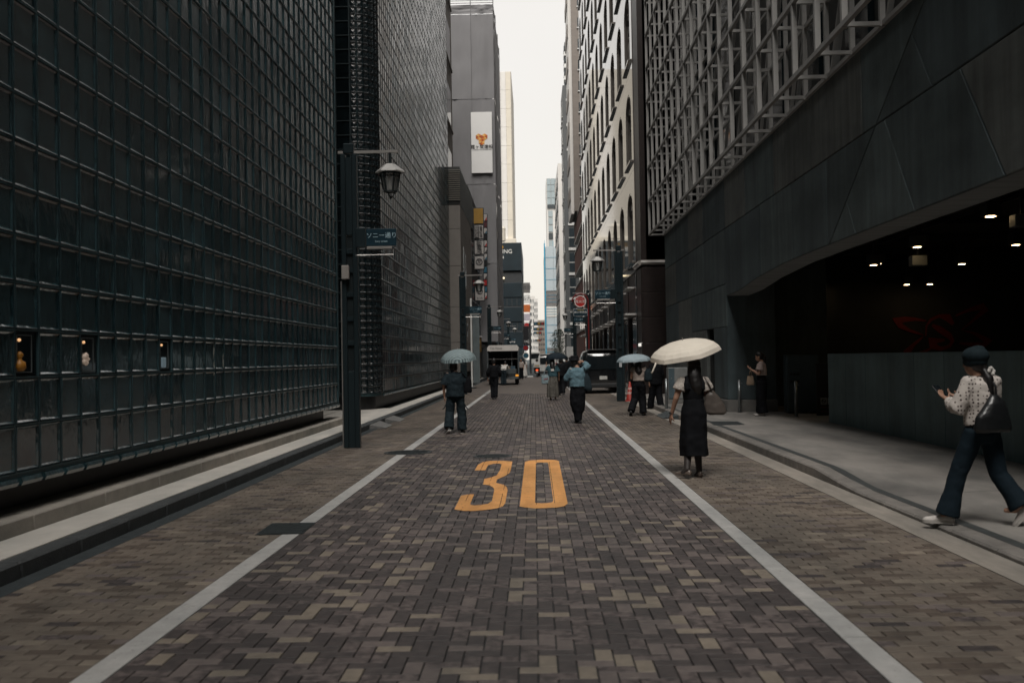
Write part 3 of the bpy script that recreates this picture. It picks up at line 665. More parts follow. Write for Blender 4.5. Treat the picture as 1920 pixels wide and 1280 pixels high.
MB().box(XA+.02, 16, 39.5, Y0A, Z0A+.3, zA).build('corner_pier', m_brown, AB)
for k in range(5): MB().bbox(XA+.04, 8.5, 39.42, 39.52, .15+k*1.0, 1.135+k*1.0, .012).build('pier_panel', m_brown, AB)
for k in range(5): MB().bbox(XA-.0, XA+.24, 39.5, Y0A-.01, .15+k*1.0, 1.135+k*1.0, .012).build('pier_panel', m_brown, AB)
MB().tube([(XA+.0, 39.45, 5.32), (8.5, 39.45, 5.32)], .10, 8).build('moulding', m_sill, AB)
MB().tube([(XA-.02, 39.45, 5.32), (XA-.02, Y0A+.2, 5.32)], .10, 8).build('moulding', m_sill, AB)
m_bar = M('awning_pale', (.42, .41, .39), .4, var=.1)
for b in range(NB):
    y = Y0A+b*BW
    MB().bbox(XA+.10, XA+.20, y+.35, y+3.65, .15, 3.3, .01).build('shop_window', m_shop, AB)
    MB().bbox(XA, XA+.24, y-.28, y+.28, .13, 5.13, .012).build('pier_panel', m_brown if b % 2 else m_gran, AB)
    MB().bbox(XA+.03, XA+.235, y+.29, y+3.71, 3.32, 5.13, .012).build('fascia', m_brown, AB)
    a = MB().bbox(XA-.42, XA+.03, y+.6, y+3.4, 3.35, 3.43, .01).build('awning', m_bar, AB)
    MB().bbox(XA-.28, XA+.03, y+.9, y+3.1, 4.5, 4.56, .01).build('awning', m_bar, AB)
MB().bbox(XA-.05, XA+.1, 39.9, 40.5, 2.02, 2.14, .01).build('wall_light', M('wall_light', (.6, .6, .56), .5, emit=(.9, .87, .8, .35)), AB)
# ---- brick building with balconies
m_brick = M('red_brick', (.105, .034, .022), .8, var=.3, scale=6, bump=.2, bscale=50); m_brk2 = M('red_brick_dark', (.06, .022, .016), .8, var=.3, scale=6)
BB = thing('brick_building', 'red brick building with stepped balconies beyond the granite one', 'building')
xb = 4.55
MB().box(xb+.25, 14, 86.2, 103, 0, 15.5).build('wall_core', m_brk2, BB)
for k in range(13): MB().bbox(xb, xb+.9, 85.6, 86.3, .2+k*1.15, 1.30+k*1.15, .02).build('brick_pier', m_brick if k % 2 else m_brk2, BB)
for k, (z0, z1) in enumerate(((.3, 4.0), (6.6, 8.6), (10.0, 12.2), (13.4, 15.2))):
    b_ = MB().bbox(xb-.25, xb+.22, 86.5, 103, z0, z1, .02).build('balcony', m_brick, BB)
    MB().box(xb-.30, xb+.2, 86.4, 103, z1+.002, z1+.14).build('balcony_coping', m_sill, b_); MB().box(xb-.30, xb+.2, 86.4, 103, z0-.14, z0-.002).build('balcony_edge', m_sill, b_)
    for j in range(5): MB().box(xb+.15, xb+.24, 87.2+j*3.2, 89.4+j*3.2, z1+.3, z1+1.6).build('window', m_dwin, BB)

# ================================================================== generic far buildings: real boxes with built windows
def tower(name, label, X0, X1, Y, D, Z, mat, front=None, street=None, z0=0, grp=None, core=True):
    o = thing(name, label, 'building', group=grp)
    MB().box(X0, X1, Y, Y+D, z0, Z).build('wall', mat, o)
    def wins(n, rows, zb, zt, fw, fh, mw, mfr, where):
        if where == 'f':
            cw = (X1-X0)/n; ch = (zt-zb)/rows
            pw, ph = cw*fw, ch*fh
            me = MB().bbox(-pw/2, pw/2, -.04, .02, -ph/2, ph/2, .01).mesh('window', mw)
            fr = MB().box(-pw/2-.06, pw/2+.06, -.12, .0, -ph/2-.10, -ph/2-.005).box(-.03, .03, -.07, -.041, -ph/2, ph/2).mesh('window_frame', mfr)
            for i in range(n):
                for j in range(rows): q = link('window', me, o, (X0+(i+.5)*cw, Y, zb+(j+.5)*ch)); link('window_frame', fr, q)
        else:
            s = -1 if where == 'r' else 1; xx = X0 if where == 'r' else X1
            cw = D/n; ch = (zt-zb)/rows; pw, ph = cw*fw, ch*fh
            me = MB().bbox(-.04, .02, -pw/2, pw/2, -ph/2, ph/2, .01).mesh('window', mw)
            fr = MB().box(-.12, 0, -pw/2-.06, pw/2+.06, -ph/2-.1, -ph/2-.005).box(-.07, -.041, -.03, .03, -ph/2, ph/2).mesh('window_frame', mfr)
            for i in range(n):
                for j in range(rows): q = link('window', me, o, (xx, Y+(i+.5)*cw, zb+(j+.5)*ch), rz=0 if where == 'r' else math.pi); link('window_frame', fr, q)
    for a in front or []: wins(*a, 'f')
    for a in street or []: wins(*a)
    return o
def pz(x, y, Y): return PY(x, y, Y)
m_slab = M('slab_taupe', (.19, .165, .145), .6, var=.12, scale=.8, stretch=(1, 1, 4)); m_white = M('white_cladding', (.62, .60, .57), .6, var=.06, scale=.5)
m_grey = M('grey_tile', (.085, .09, .092), .6, var=.15, scale=1); m_cream = M('cream_panel', (.60, .555, .47), .65, var=.06, scale=.6); m_gwin = M('grey_window', (.03, .04, .046), .1, spec=.7)
m_sky_glass = M('pale_glass', (.34, .40, .42), .12, metal=.4, var=.08, scale=.4); m_mull = M('mullion_white', (.6, .6, .58), .5)
tower('slab_building', 'tall taupe slab building with white street edge above the brick one', 4.05, 14, 95.5, 8, 42, m_slab, front=[(6, 12, 16.5, 41, .3, .45, m_gwin, m_mull)], street=[(3, 12, 16.5, 41, .5, .5, m_gwin, m_mull, 'r')], z0=15.7)
q = thing('slab_fin', 'white vertical fin along the edge of the taupe slab building', 'building')
MB().box(3.75, 4.04, 96, 103, 15.5, 43).build('fin', m_white, q)
for k in range(8): MB().box(3.66, 3.75, 97, 102.5, 17+k*3.2, 18.2+k*3.2).build('panel', m_slab, q)
p = pz(1064, 160, 122)
gt = tower('grey_tower', 'slim dark grey office tower with stacked square windows on the right', 3.95, 9, 122, 8, p.z, m_grey, street=[(3, 9, 4, p.z-1, .5, .6, m_gwin, m_mull, 'r')])
for k in range(11):
    z = 3+k*3.05
    wn = MB().bbox(4.45, 5.15, 121.92, 122.02, z, z+2.3, .02).build('window', m_gwin, gt)
    MB().box(4.35, 5.25, 121.86, 121.99, z-.42, z-.1).build('window_frame', m_mull, wn); MB().box(4.4, 5.2, 121.9, 121.93, z+1.1, z+1.18).build('transom', m_mull, wn)
tp = thing('rooftop_plant', 'louvred plant tower on top of the slim grey tower', 'roof plant')
for k in range(7): MB().bbox(4.2, 5.4, 122.5, 124.5, p.z+k*.75+.05, p.z+k*.75+.55, .02).build('louvre', m_mull if k % 2 else m_gwin, tp)
MB().box(4.3, 5.5, 122.6, 126, p.z, p.z+5.5).build('core', m_grey, tp)
tower('white_balcony_building', 'white building with small balconies left of the grey tower', 3.8, 9, 145, 22, 30, m_white, street=[(5, 8, 3, 29, .55, .5, m_gwin, m_grey, 'r')])
# construction sheets
CSY = 200
a, b = pz(1021, 462, CSY), pz(1056, 700, CSY)
cs = thing('sheeted_building', 'building wrapped in pale blue construction sheets in the distance', 'building')
MB().box(a.x, 9, CSY+.3, CSY+24, 0, a.z-.3).build('wall', m_white, cs)
m_sheet = M('blue_sheet', (.40, .455, .48), .6, var=.06, scale=.5); m_sheetw = M('white_sheet', (.6, .6, .57), .6, var=.05); m_mesh = M('grey_mesh', (.17, .165, .16), .7, var=.2, scale=2); m_cyan = M('cyan_edge', (.03, .26, .40), .5)
for zt_, zb_, mt in ((462, 545, m_sheet), (547, 573, m_mesh), (574, 594, m_sheetw), (595, 652, m_sheet), (653, 680, m_mesh), (681, 700, m_sheet)):
    z1, z0 = pz(1040, zt_, CSY).z, max(.2, pz(1040, zb_, CSY).z)
    for k in range(4): MB().bbox(a.x+.15+k*1.6, a.x+.15+(k+1)*1.6-.03, CSY, CSY+.2, z0, z1, .02).build('sheet', mt, cs)
    for k in range(1, 4): MB().box(a.x+.16, a.x+6.5, CSY-.05, CSY-.01, z0+(z1-z0)*k/4, z0+(z1-z0)*k/4+.05).build('sheet_seam', m_cyan, cs)
MB().box(a.x-.15, a.x+.1, CSY-.1, CSY+.25, 0, a.z+.6).build('edge_tube', m_cyan, cs)
for k in range(4): MB().box(a.x+k*1.7, a.x+k*1.7+.08, CSY, CSY+.1, a.z, a.z+1.2).build('scaffold_pole', m_cyan, cs)
# glass tower behind
GY = 320; a, b = pz(1024, 334, GY), pz(1058, 383, GY)
gw = thing('glass_tower', 'pale glass office tower rising above the blue sheets', 'building')
MB().box(a.x, a.x+12, GY+.3, GY+20, 0, a.z).build('wall', m_white, gw)
for i in range(6):
    for j in range(4): MB().bbox(a.x+.2+i*1.3, a.x+.2+i*1.3+1.2, GY, GY+.3, b.z+(a.z-b.z)*j/4, b.z+(a.z-b.z)*(j+1)/4-.15, .03).build('pane', m_sky_glass, gw)
MB().box(a.x+.2, a.x+7.5, GY-.1, GY+.2, b.z-1.2, b.z-.15).build('dark_band', m_gwin, gw)
for j in range(6): MB().bbox(a.x+.5, a.x+1.9, GY, GY+.3, b.z-4-j*2.4, b.z-2-j*2.4, .03).build('pane', m_sky_glass if j != 3 else m_gwin, gw)
# ================================================================== left, beyond the glass blocks
m_stone = M('taupe_stone', (.155, .142, .128), .7, var=.1, scale=2, bump=.1, bscale=60); m_lv = M('louvre_dark', (.05, .052, .05), .5, metal=.3)
XS = -4.08
SB = thing('stone_building', 'taupe stone-clad building with louvred roof box past the glass blocks', 'building')
MB().box(-13, XS-.06, 56.1, 65.5, 0, 10.3).build('wall_core', m_joint, SB)
zz = [.9, 2.6, 4.6, 6.9, 9.0, 10.35]
for i in range(5):
    MB().bbox(-6.4, XS-.0, 56.0, 56.1, zz[i], zz[i+1]-.02, .008).build('stone_panel', m_stone, SB)
    for j in range(4): MB().bbox(XS-.06, XS, 56.12+j*2.34, 56.12+(j+1)*2.34-.02, zz[i], zz[i+1]-.02, .008).build('stone_panel', m_stone, SB)
for k in range(6): MB().bar((-5.3, 55.97, .4+k*.22), (-4.5, 55.97, .4+k*.22), .05, .12).build('vent_slat', m_lv, SB)
for yy, za, zb2 in ((58.0, 6.2, 8.2), (59.6, 5.8, 7.9), (58.6, 3.2, 4.3), (60.2, 3.0, 3.8)): MB().box(XS-.02, XS+.012, yy, yy+.35, za, zb2).build('slit_window', m_dwin, SB)
for k in range(15): MB().bar((-5.1, 55.9, 10.62+k*.12), (XS+.02, 55.9, 10.62+k*.12), .05, .045).build('louvre_slat', M('louvre_pale', (.16, .15, .13), .5), SB)
MB().box(-6, XS-.03, 55.99, 68, 10.40, 12.5).build('louvre_box', m_lv, SB)
for k in range(18): MB().bar((XS-.02, 56+k*.65, 10.42), (XS-.02, 56+k*.65, 12.5), .06, .04).build('louvre_slat', m_lv, SB)
TB = tower('grey_block', 'grey block with dark recessed windows above the stone building', -13, -5.55, 57, 13, 34, m_stone)
for k in range(6):
    z = 13.2+k*4.3
    MB().bbox(-5.57, -5.52, 59, 62.5, z, z+2.6, .01).build('window', m_dwin, TB); MB().bbox(-5.57, -5.52, 64, 68.5, z, z+2.6, .01).build('window', m_dwin, TB)
    MB().box(-5.5, -5.4, 58.8, 69, z-.25, z-.1).build('sill', m_stone, TB)
# ---- sign building between
m_drk = M('dark_facade', (.03, .033, .035), .6, var=.2)
DB = tower('dark_shop_building', 'narrow dark building carrying the stacked shop signs', -12, -4.3, 66, 13.5, 13.2, m_drk, street=[(4, 4, 2.6, 13, .6, .6, m_dwin, m_gwin, 'l')])
MB().box(-4.3, -3.95, 66.5, 79, 2.5, 2.75).build('canopy', m_drk, DB)
for k in range(5): MB().bbox(-4.28, -4.18, 66.6+k*2.5, 66.7+k*2.5, .13, 2.5, .01).build('shop_mullion', m_sill, DB)
# ---- scaffold netting
NY = 80
a, b = pz(836, 8, NY), pz(924, 8, NY)
m_net = M('grey_netting', (.18, .178, .183), .8, var=.10, scale=.7, stretch=(1, 1, .4), bump=.5, bscale=1.6, bstretch=(1, 1, .25)); m_pole = M('scaffold_pole', (.2, .2, .2), .5, metal=.5)
NB_ = thing('netted_building', 'tall building wrapped in grey scaffold netting with a white banner', 'building')
MB().box(-12, b.x-.7, NY+.9, NY+14, 0, b.z-1.5).build('wall', m_grey, NB_)
zb_ = [3.0, 9.3, 15.7, 22.6, 29.5, b.z]
def net(x0, x1, z0, z1, y, name='net_sheet', ax='x'):
    n, m = 8, 10; rr = random.Random(int(x0*10+z0*7)); v = []
    for j in range(m+1):
        for i in range(n+1):
            s, t_ = i/n, j/m; e = min(s, 1-s)*2; e2 = min(t_, 1-t_)*2
            dd = .10*math.sin(9*s+rr.random()*.8)*e2+.05*math.sin((s+t_)*17)*e+rr.uniform(-.03, .03)
            if ax == 'x': v.append((x0+(x1-x0)*s, y+dd, z0+(z1-z0)*t_))
            else: v.append((y+dd*.7, x0+(x1-x0)*s, z0+(z1-z0)*t_))
    return MB().add(v, [(j*(n+1)+i, j*(n+1)+i+1, (j+1)*(n+1)+i+1, (j+1)*(n+1)+i) for j in range(m) for i in range(n)]).build(name, m_net, NB_, True, fix=False)
mid = pz(883, 100, NY).x
for i in range(5):
    for x0, x1 in ((-10.2, mid-3.7), (mid-3.68, mid), (mid+.02, b.x)): 
        if x1 > x0: net(x0, x1, zb_[i]+.02, zb_[i+1]-.02, NY)
    net(NY, NY+14, zb_[i]+.02, zb_[i+1]-.02, b.x+.02, ax='y')
for x in (mid, b.x, mid-3.7): MB().tube([(x, NY+.18, 0), (x, NY+.18, b.z+.8)], .04, 6).build('scaffold_pole', m_pole, NB_)
for y in (NY+5, NY+10, NY+14): MB().tube([(b.x, y, 0), (b.x, y, b.z+.8)], .04, 6).build('scaffold_pole', m_pole, NB_)
for k in range(4): MB().tube([(mid-3.7, NY+.2, b.z+.2+k*.2), (b.x, NY+.2, b.z+.2+k*.2)], .03, 6).build('scaffold_rail', m_pole, NB_)
for k in range(2): MB().box(b.x-2.6+k*1.3, b.x-1.4+k*1.3, NY+.3, NY+.35, 0.1, 2.9).build('hoarding', m_drk, NB_)
pa, pb = pz(883, 212, NY), pz(924, 325, NY)
bn = thing('banner', 'white banner with orange heart logo hung on the grey netting', 'banner')
MB().bbox(pa.x, pb.x, NY-.22, NY-.19, pb.z, pa.z, .01).build('cloth', M('banner_white', (.72, .715, .70), .7, var=.04, scale=.6, bump=.5, bscale=1.2), bn)
cxb = (pa.x+pb.x)/2; zl = pz(904, 262, NY).z; hx = .27
cols = [M('logo_orange', (.60, .20, .03), .6), M('logo_red', (.38, .07, .015), .6), M('logo_yellow', (.72, .42, .12), .6)]
for dx, dz in ((-.235, .17), (.235, .17), (0, -.24)):
    for k in range(6):
        t0, t1 = rad(30+60*k), rad(90+60*k)
        MB().prism([(cxb+dx, NY-.235, zl+dz), (cxb+dx+hx*math.cos(t0), NY-.235, zl+dz+hx*math.sin(t0)), (cxb+dx+hx*math.cos(t1), NY-.235, zl+dz+hx*math.sin(t1))], (0, .01, 0)).build('logo_facet', cols[(k*2+(1 if dz < 0 else 0)) % 3], bn)
m_ink = M('ink', (.03, .03, .032), .6)
text('lettering', '霞ヶ関建設', .36, (cxb, NY-.235, pz(904, 277, NY).z), FRONT, m_ink, bn)
MB().box(pa.x+.05, pb.x-.05, NY-.235, NY-.225, pz(904, 282, NY).z-.02, pz(904, 282, NY).z).build('rule', m_ink, bn)
# ---- stacked shop signs
m_sgn = M('sign_pale', (.34, .32, .305), .5, var=.08); m_sgy = M('sign_yellow', (.30, .17, .03), .5, var=.12); m_sgk = M('sign_black', (.012, .012, .014), .4); m_sgb = M('sign_blue', (.012, .035, .06), .4); m_sgr = M('sign_red', (.30, .012, .012), .5); m_teal = M('sign_teal', (.02, .10, .15), .5); m_mar = M('sign_maroon', (.06, .012, .016), .5)
SY = 69
def signbox(label, x0, x1, y0, y1, mat, Yd=SY, deco=None, grp='stacked shop signs', frame=True):
    a, b = pz(x0, y0, Yd), pz(x1, y1, Yd); o = thing('shop_sign', label, 'sign', group=grp)
    MB().bbox(a.x, b.x, Yd, Yd+.22, b.z, a.z, .012).build('panel', mat, o)
    if frame: MB().box(a.x-.05, b.x+.05, Yd+.05, Yd+.18, b.z-.05, a.z+.05).build('frame', m_drk, o)
    c = ((a.x+b.x)/2, Yd-.008, (a.z+b.z)/2); w_, h_ = b.x-a.x, a.z-b.z
    if deco: deco(o, c, w_, h_)
    return o
def ring(o, c, r, th, mat, y=0):
    n = 24; v = [(c[0]+r_*math.cos(2*math.pi*i/n), c[1]+y+dy, c[2]+r_*math.sin(2*math.pi*i/n)) for dy in (0, -.01) for r_ in (r, r-th) for i in range(n)]
    f = []
    for i in range(n):
        j = (i+1) % n; f += [(2*n+i, 2*n+j, 3*n+j, 3*n+i), (i, j, 2*n+j, 2*n+i), (n+i, 3*n+i, 3*n+j, n+j)]
    MB().add(v, f).build('ring', mat, o)
def disc(o, c, r, mat, name='disc', y=-.004):
    n = 28; MB().prism([(c[0]+r*math.cos(2*math.pi*i/n), c[1]+y, c[2]+r*math.sin(2*math.pi*i/n)) for i in range(n)], (0, -.008, 0)).build(name, mat, o)
def d_two(o, c, w_, h_):
    MB().box(c[0]-w_*.46, c[0]+w_*.02, c[1]-.012, c[1], c[2]-h_*.47, c[2]+h_*.47).build('dark_half', m_sgk, o)
    for k, s in enumerate('銀座松風'): text('lettering', s, .26, (c[0]-w_*.22, c[1]-.018, c[2]+h_*(.34-.22*k)), FRONT, m_sgn, o)
    for k, s in enumerate('会席料理'): text('lettering', s, .22, (c[0]+w_*.25, c[1]-.006, c[2]+h_*(.34-.22*k)), FRONT, m_ink, o)
signbox('blank yellow sign box, topmost of the stacked shop signs', 888, 906, 391, 419, m_sgy)
signbox('black and white split sign below the yellow box', 889, 906, 423, 447, m_sgn, deco=d_two)
signbox('pale sign with three brush characters in the stack', 890, 907, 452, 476, m_sgn, deco=lambda o, c, w_, h_: [text('lettering', s, .42, (c[0], c[1]-.004, c[2]+h_*(.28-.3*k)), FRONT, m_ink, o) for k, s in enumerate('新青海')])
def d_ring(o, c, w_, h_):
    ring(o, (c[0], c[1], c[2]+.05), .24, .06, m_ink); text('lettering', '友', .30, (c[0], c[1]-.004, c[2]+.05), FRONT, m_ink, o)
signbox('pale sign with black ring crest above the lantern arm', 890, 907, 481, 504, m_sgn, deco=d_ring)
def d_ring2(o, c, w_, h_):
    ring(o, (c[0], c[1], c[2]+.15), .22, .05, m_ink); MB().box(c[0]-.12, c[0]+.12, c[1]-.01, c[1], c[2]+.1, c[2]+.2).build('bar', m_ink, o)
    text('lettering', 'めし処', .13, (c[0], c[1]-.004, c[2]-.32), FRONT, m_ink, o)
signbox('pale sign with ring crest, lowest of the stacked shop signs', 891, 908, 537, 563, m_sgn, deco=d_ring2)
MB().box(-4.34, -4.28, SY+.3, SY+.4, 3.0, 12.3).build('sign_bracket', m_drk, DB)
stack = [('white small sign with red mark', 402, 414, m_sgn), ('small maroon sign', 416, 426, m_mar), ('white small sign with black corner', 428, 438, m_sgn), ('small black sign', 440, 449, m_sgk), ('small white and teal sign', 451, 462, m_sgn), ('white small sign with script', 464, 474, m_sgn), ('white small sign with grey script', 476, 487, m_sgn), ('small black lower sign', 489, 498, m_sgk), ('small teal sign', 501, 511, m_teal), ('white small sign above red one', 513, 523, m_sgn), ('small red sign', 525, 535, m_sgr), ('small teal sign under the red one', 538, 547, m_teal), ('white small sign at the bottom of the row', 549, 560, m_sgn)]
for k, (lb, y0, y1, mt) in enumerate(stack):
    def d_s(o, c, w_, h_, k=k, mt=mt):
        if mt is m_sgn: MB().prism([(c[0]-.05, c[1]-.004, c[2]-h_*.45), (c[0]+w_*.45, c[1]-.004, c[2]-h_*.45), (c[0]+w_*.45, c[1]-.004, c[2]+h_*.1)], (0, -.006, 0)).build('mark', (m_sgr, m_ink, m_teal, m_ink)[k % 4], o)
    signbox(lb+' in the narrow stack by the netting', 907, 913, y0, y1, mt, 78.2, d_s, 'narrow stack of signs')
# gold hanging sign, menu column
gs = thing('gold_sign', 'hanging bronze-gold shop sign with carved characters at left shops', 'sign')
a, b = pz(890, 632, 68), pz(903, 660, 68)
MB().bbox(a.x, b.x, 68, 68.15, b.z, a.z, .01).build('board', M('bronze_board', (.12, .075, .03), .4, metal=.4, var=.3, scale=4), gs); MB().box(a.x-.05, b.x+.05, 67.9, 68.3, a.z+.002, a.z+.08).build('cap', m_sgn, gs)
for k, s in enumerate('鮨処'): text('lettering', s, .32, ((a.x+b.x)/2, 67.985, a.z-.3-k*.36), FRONT, M('gold_letter', (.45, .33, .12), .4, metal=.5), gs)
sp = thing('banner_pole', 'white banner pole standing in front of the stone building', 'pole', (PY(889, 700, 57.2).x, 55.2, 0))
MB().tube([(0, 0, .0), (0, 0, 5.0)], .05, 8).build('shaft', m_mull, sp); MB().box(.08, .45, -.02, .02, .3, 4.2).build('cloth', M('glassy_banner', (.10, .12, .125), .4), sp); MB().tube([(0, 0, 4.3), (.48, 0, 4.3)], .02, 6).build('arm', m_mull, sp); MB().lathe([(.22, 0), (.22, .06), (.06, .09)], 16).build('base', m_drk, sp)
# ---- dark building with lettering, cream tower, far signs
LY = 150
a, b = pz(930, 456, LY), pz(977, 456, LY)
LB = thing('dark_glass_building', 'dark building with white letters on its parapet in mid distance', 'building')
m_navy = M('navy_panel', (.010, .020, .026), .45, var=.2, scale=.7)
MB().box(-14, b.x, LY, LY+24, 0, a.z-4.4).build('wall', m_drk, LB); MB().bbox(-12, b.x+.05, LY-.3, LY+24, a.z-4.2, a.z, .03).build('parapet', m_navy, LB)
for k in range(4): 
    MB().bbox(-12, b.x+.03, LY-.12, LY+24, a.z-8.2-k*3.7, a.z-6.0-k*3.7, .03).build('spandrel', m_navy, LB)
    for j in range(5): MB().box(b.x-.7-j*.75, b.x-.08-j*.75, LY-.03, LY+.01, a.z-9.5-k*3.7, a.z-8.3-k*3.7).build('window', m_gwin, LB)
text('lettering', 'STERLING', .88, (pz(960, 472, LY).x+.05, LY-.34, pz(960, 472, LY).z), FRONT, M('letter_white', (.75, .74, .7), .5), LB, align='RIGHT')
text('lettering', 'GINZA 4', .55, (pz(945, 483, LY).x, LY-.34, pz(945, 483, LY).z), FRONT, M('letter_white', (.75, .74, .7), .5), LB, align='RIGHT')
ring(LB, (pz(939, 464, LY).x, LY-.36, pz(939, 464, LY).z), .38, .14, M('letter_amber', (.6, .3, .02), .5))
MB().box(b.x-3.6, b.x-2.6, LY-.4, LY-.2, a.z-5.4, a.z-5.2).build('strip_lamp', M('strip_lamp', (.8, .7, .5), .5, emit=(1, .8, .5, 1)), LB)
CT = 205; a, b = pz(928, 135, CT), pz(958, 135, CT); c = pz(940, 448, CT)
ct = thing('cream_tower', 'tall cream panelled tower rising behind the dark lettered building', 'building')
MB().box(-20, b.x, CT+.2, CT+26, 0, a.z).build('wall', M('cream_side', (.36, .335, .29), .7, var=.08), ct)
for k in range(9):
    h_ = (a.z-c.z)/9
    for j in range(4): MB().bbox(b.x-1.15-j*1.05, b.x-.12-j*1.05, CT, CT+.2, c.z+k*h_+.03, c.z+(k+1)*h_, .02).build('cladding_panel', m_cream if j == 0 else m_white, ct)
MB().bbox(-12, b.x+.5, CT-1, CT+20, 0, c.z-.1, .05).build('podium', m_cream, ct)
wt = thing('water_tank', 'small cream water tank on the roof behind the dark lettered building', 'tank', (pz(938, 440, 170).x, 170, pz(938, 452, 170).z))
MB().lathe([(.9, 0), (.9, 2.0), (.95, 2.05), (.8, 2.4), (.2, 2.6)], 16).build('drum', m_cream, wt)
for sx_ in (-1, 1):
    for sy_ in (-1, 1): MB().bar((sx_*.6, sy_*.6, 0), (sx_*.6, sy_*.6, -3.2), .12).build('leg', m_pole, wt)
FS = 185
far_signs = [('grey far sign with two characters', 530, 549, M('sign_grey', (.13, .125, .12), .5), '銀座'), ('white far sign with dark script', 552, 568, m_mull, 'も九'), ('orange far sign', 571, 585, M('sign_orange', (.45, .12, .03), .5), ''), ('lilac far sign', 588, 601, M('sign_lilac', (.40, .37, .42), .5), ''), ('white far sign with red disc', 603, 620, m_mull, 'O'), ('white blank far sign', 623, 634, m_mull, '')]
for lb, y0, y1, mt, tx in far_signs:
    def d_f(o, c, w_, h_, tx=tx):
        if tx == 'O': disc(o, c, .62, m_sgr)
        elif tx: text('lettering', tx, .9, (c[0], c[1]-.004, c[2]), FRONT, m_ink, o)
    signbox(lb+' in the column left of the far street', 981, 994, y0, y1, mt, FS, d_f, 'far column of signs', False)
    MB().box(pz(981, 600, FS).x-1.2, pz(981, 600, FS).x+.0, FS+.1, FS+.2, pz(990, (y0+y1)/2, FS).z-.1, pz(990, (y0+y1)/2, FS).z+.1).build('sign_arm', m_drk, LB)
fb = thing('hanging_banner', 'black hanging banner with white letters below the far signs', 'banner')
a, b = pz(981, 612, 120), pz(992, 648, 120); MB().bbox(a.x, b.x, 120, 120.06, b.z, a.z, .01).build('cloth', m_sgk, fb); text('lettering', 'HQ', .4, ((a.x+b.x)/2+.08, 119.99, b.z+.5), FRONT, m_mull, fb); MB().tube([(b.x+.05, 120, 0), (b.x+.05, 120, a.z+.4)], .05, 6).build('pole', m_drk, fb); MB().tube([(a.x, 120, a.z+.05), (b.x+.05, 120, a.z+.05)], .03, 6).build('arm', m_drk, fb)
def fbx(name, label, x0, x1, yt, Yd, D, mat, rows, n):
    a, b = pz(x0, yt, Yd), pz(x1, yt, Yd); return tower(name, label, a.x, b.x, Yd, D, a.z, mat, front=[(n, rows, 2, a.z-.5, .62, .5, m_gwin, m_mull)], grp='pale blocks closing the street')
fbx('far_building', 'pale far block with window grid behind the sign column', 992, 1003, 555, 330, 20, m_white, 9, 2)
fbx('far_building', 'slender white far tower with vertical ribs at street end', 1000.5, 1008, 560, 300, 14, m_white, 9, 3)
fbx('far_building', 'low far block with stacked balconies at street end', 1005, 1021, 600, 345, 20, M('far_beige', (.42, .36, .31), .7), 7, 4)
fbx('far_building', 'far white block with balconies closing the middle of the street', 1000, 1030, 625, 400, 20, m_white, 6, 6)
rb = tower('added_shade_block', 'unseen block added behind the camera to shade the near street', -30, 30, -30, 14, 34, m_grey)  # unseen block, added and sized to darken the foreground
tower('side_block', 'plain grey block behind the shops on the left', -60, -15.2, -4, 190, 26, m_grey)
tower('side_block', 'plain grey block behind the buildings on the right', 18.4, 60, -4, 330, 24, m_grey)
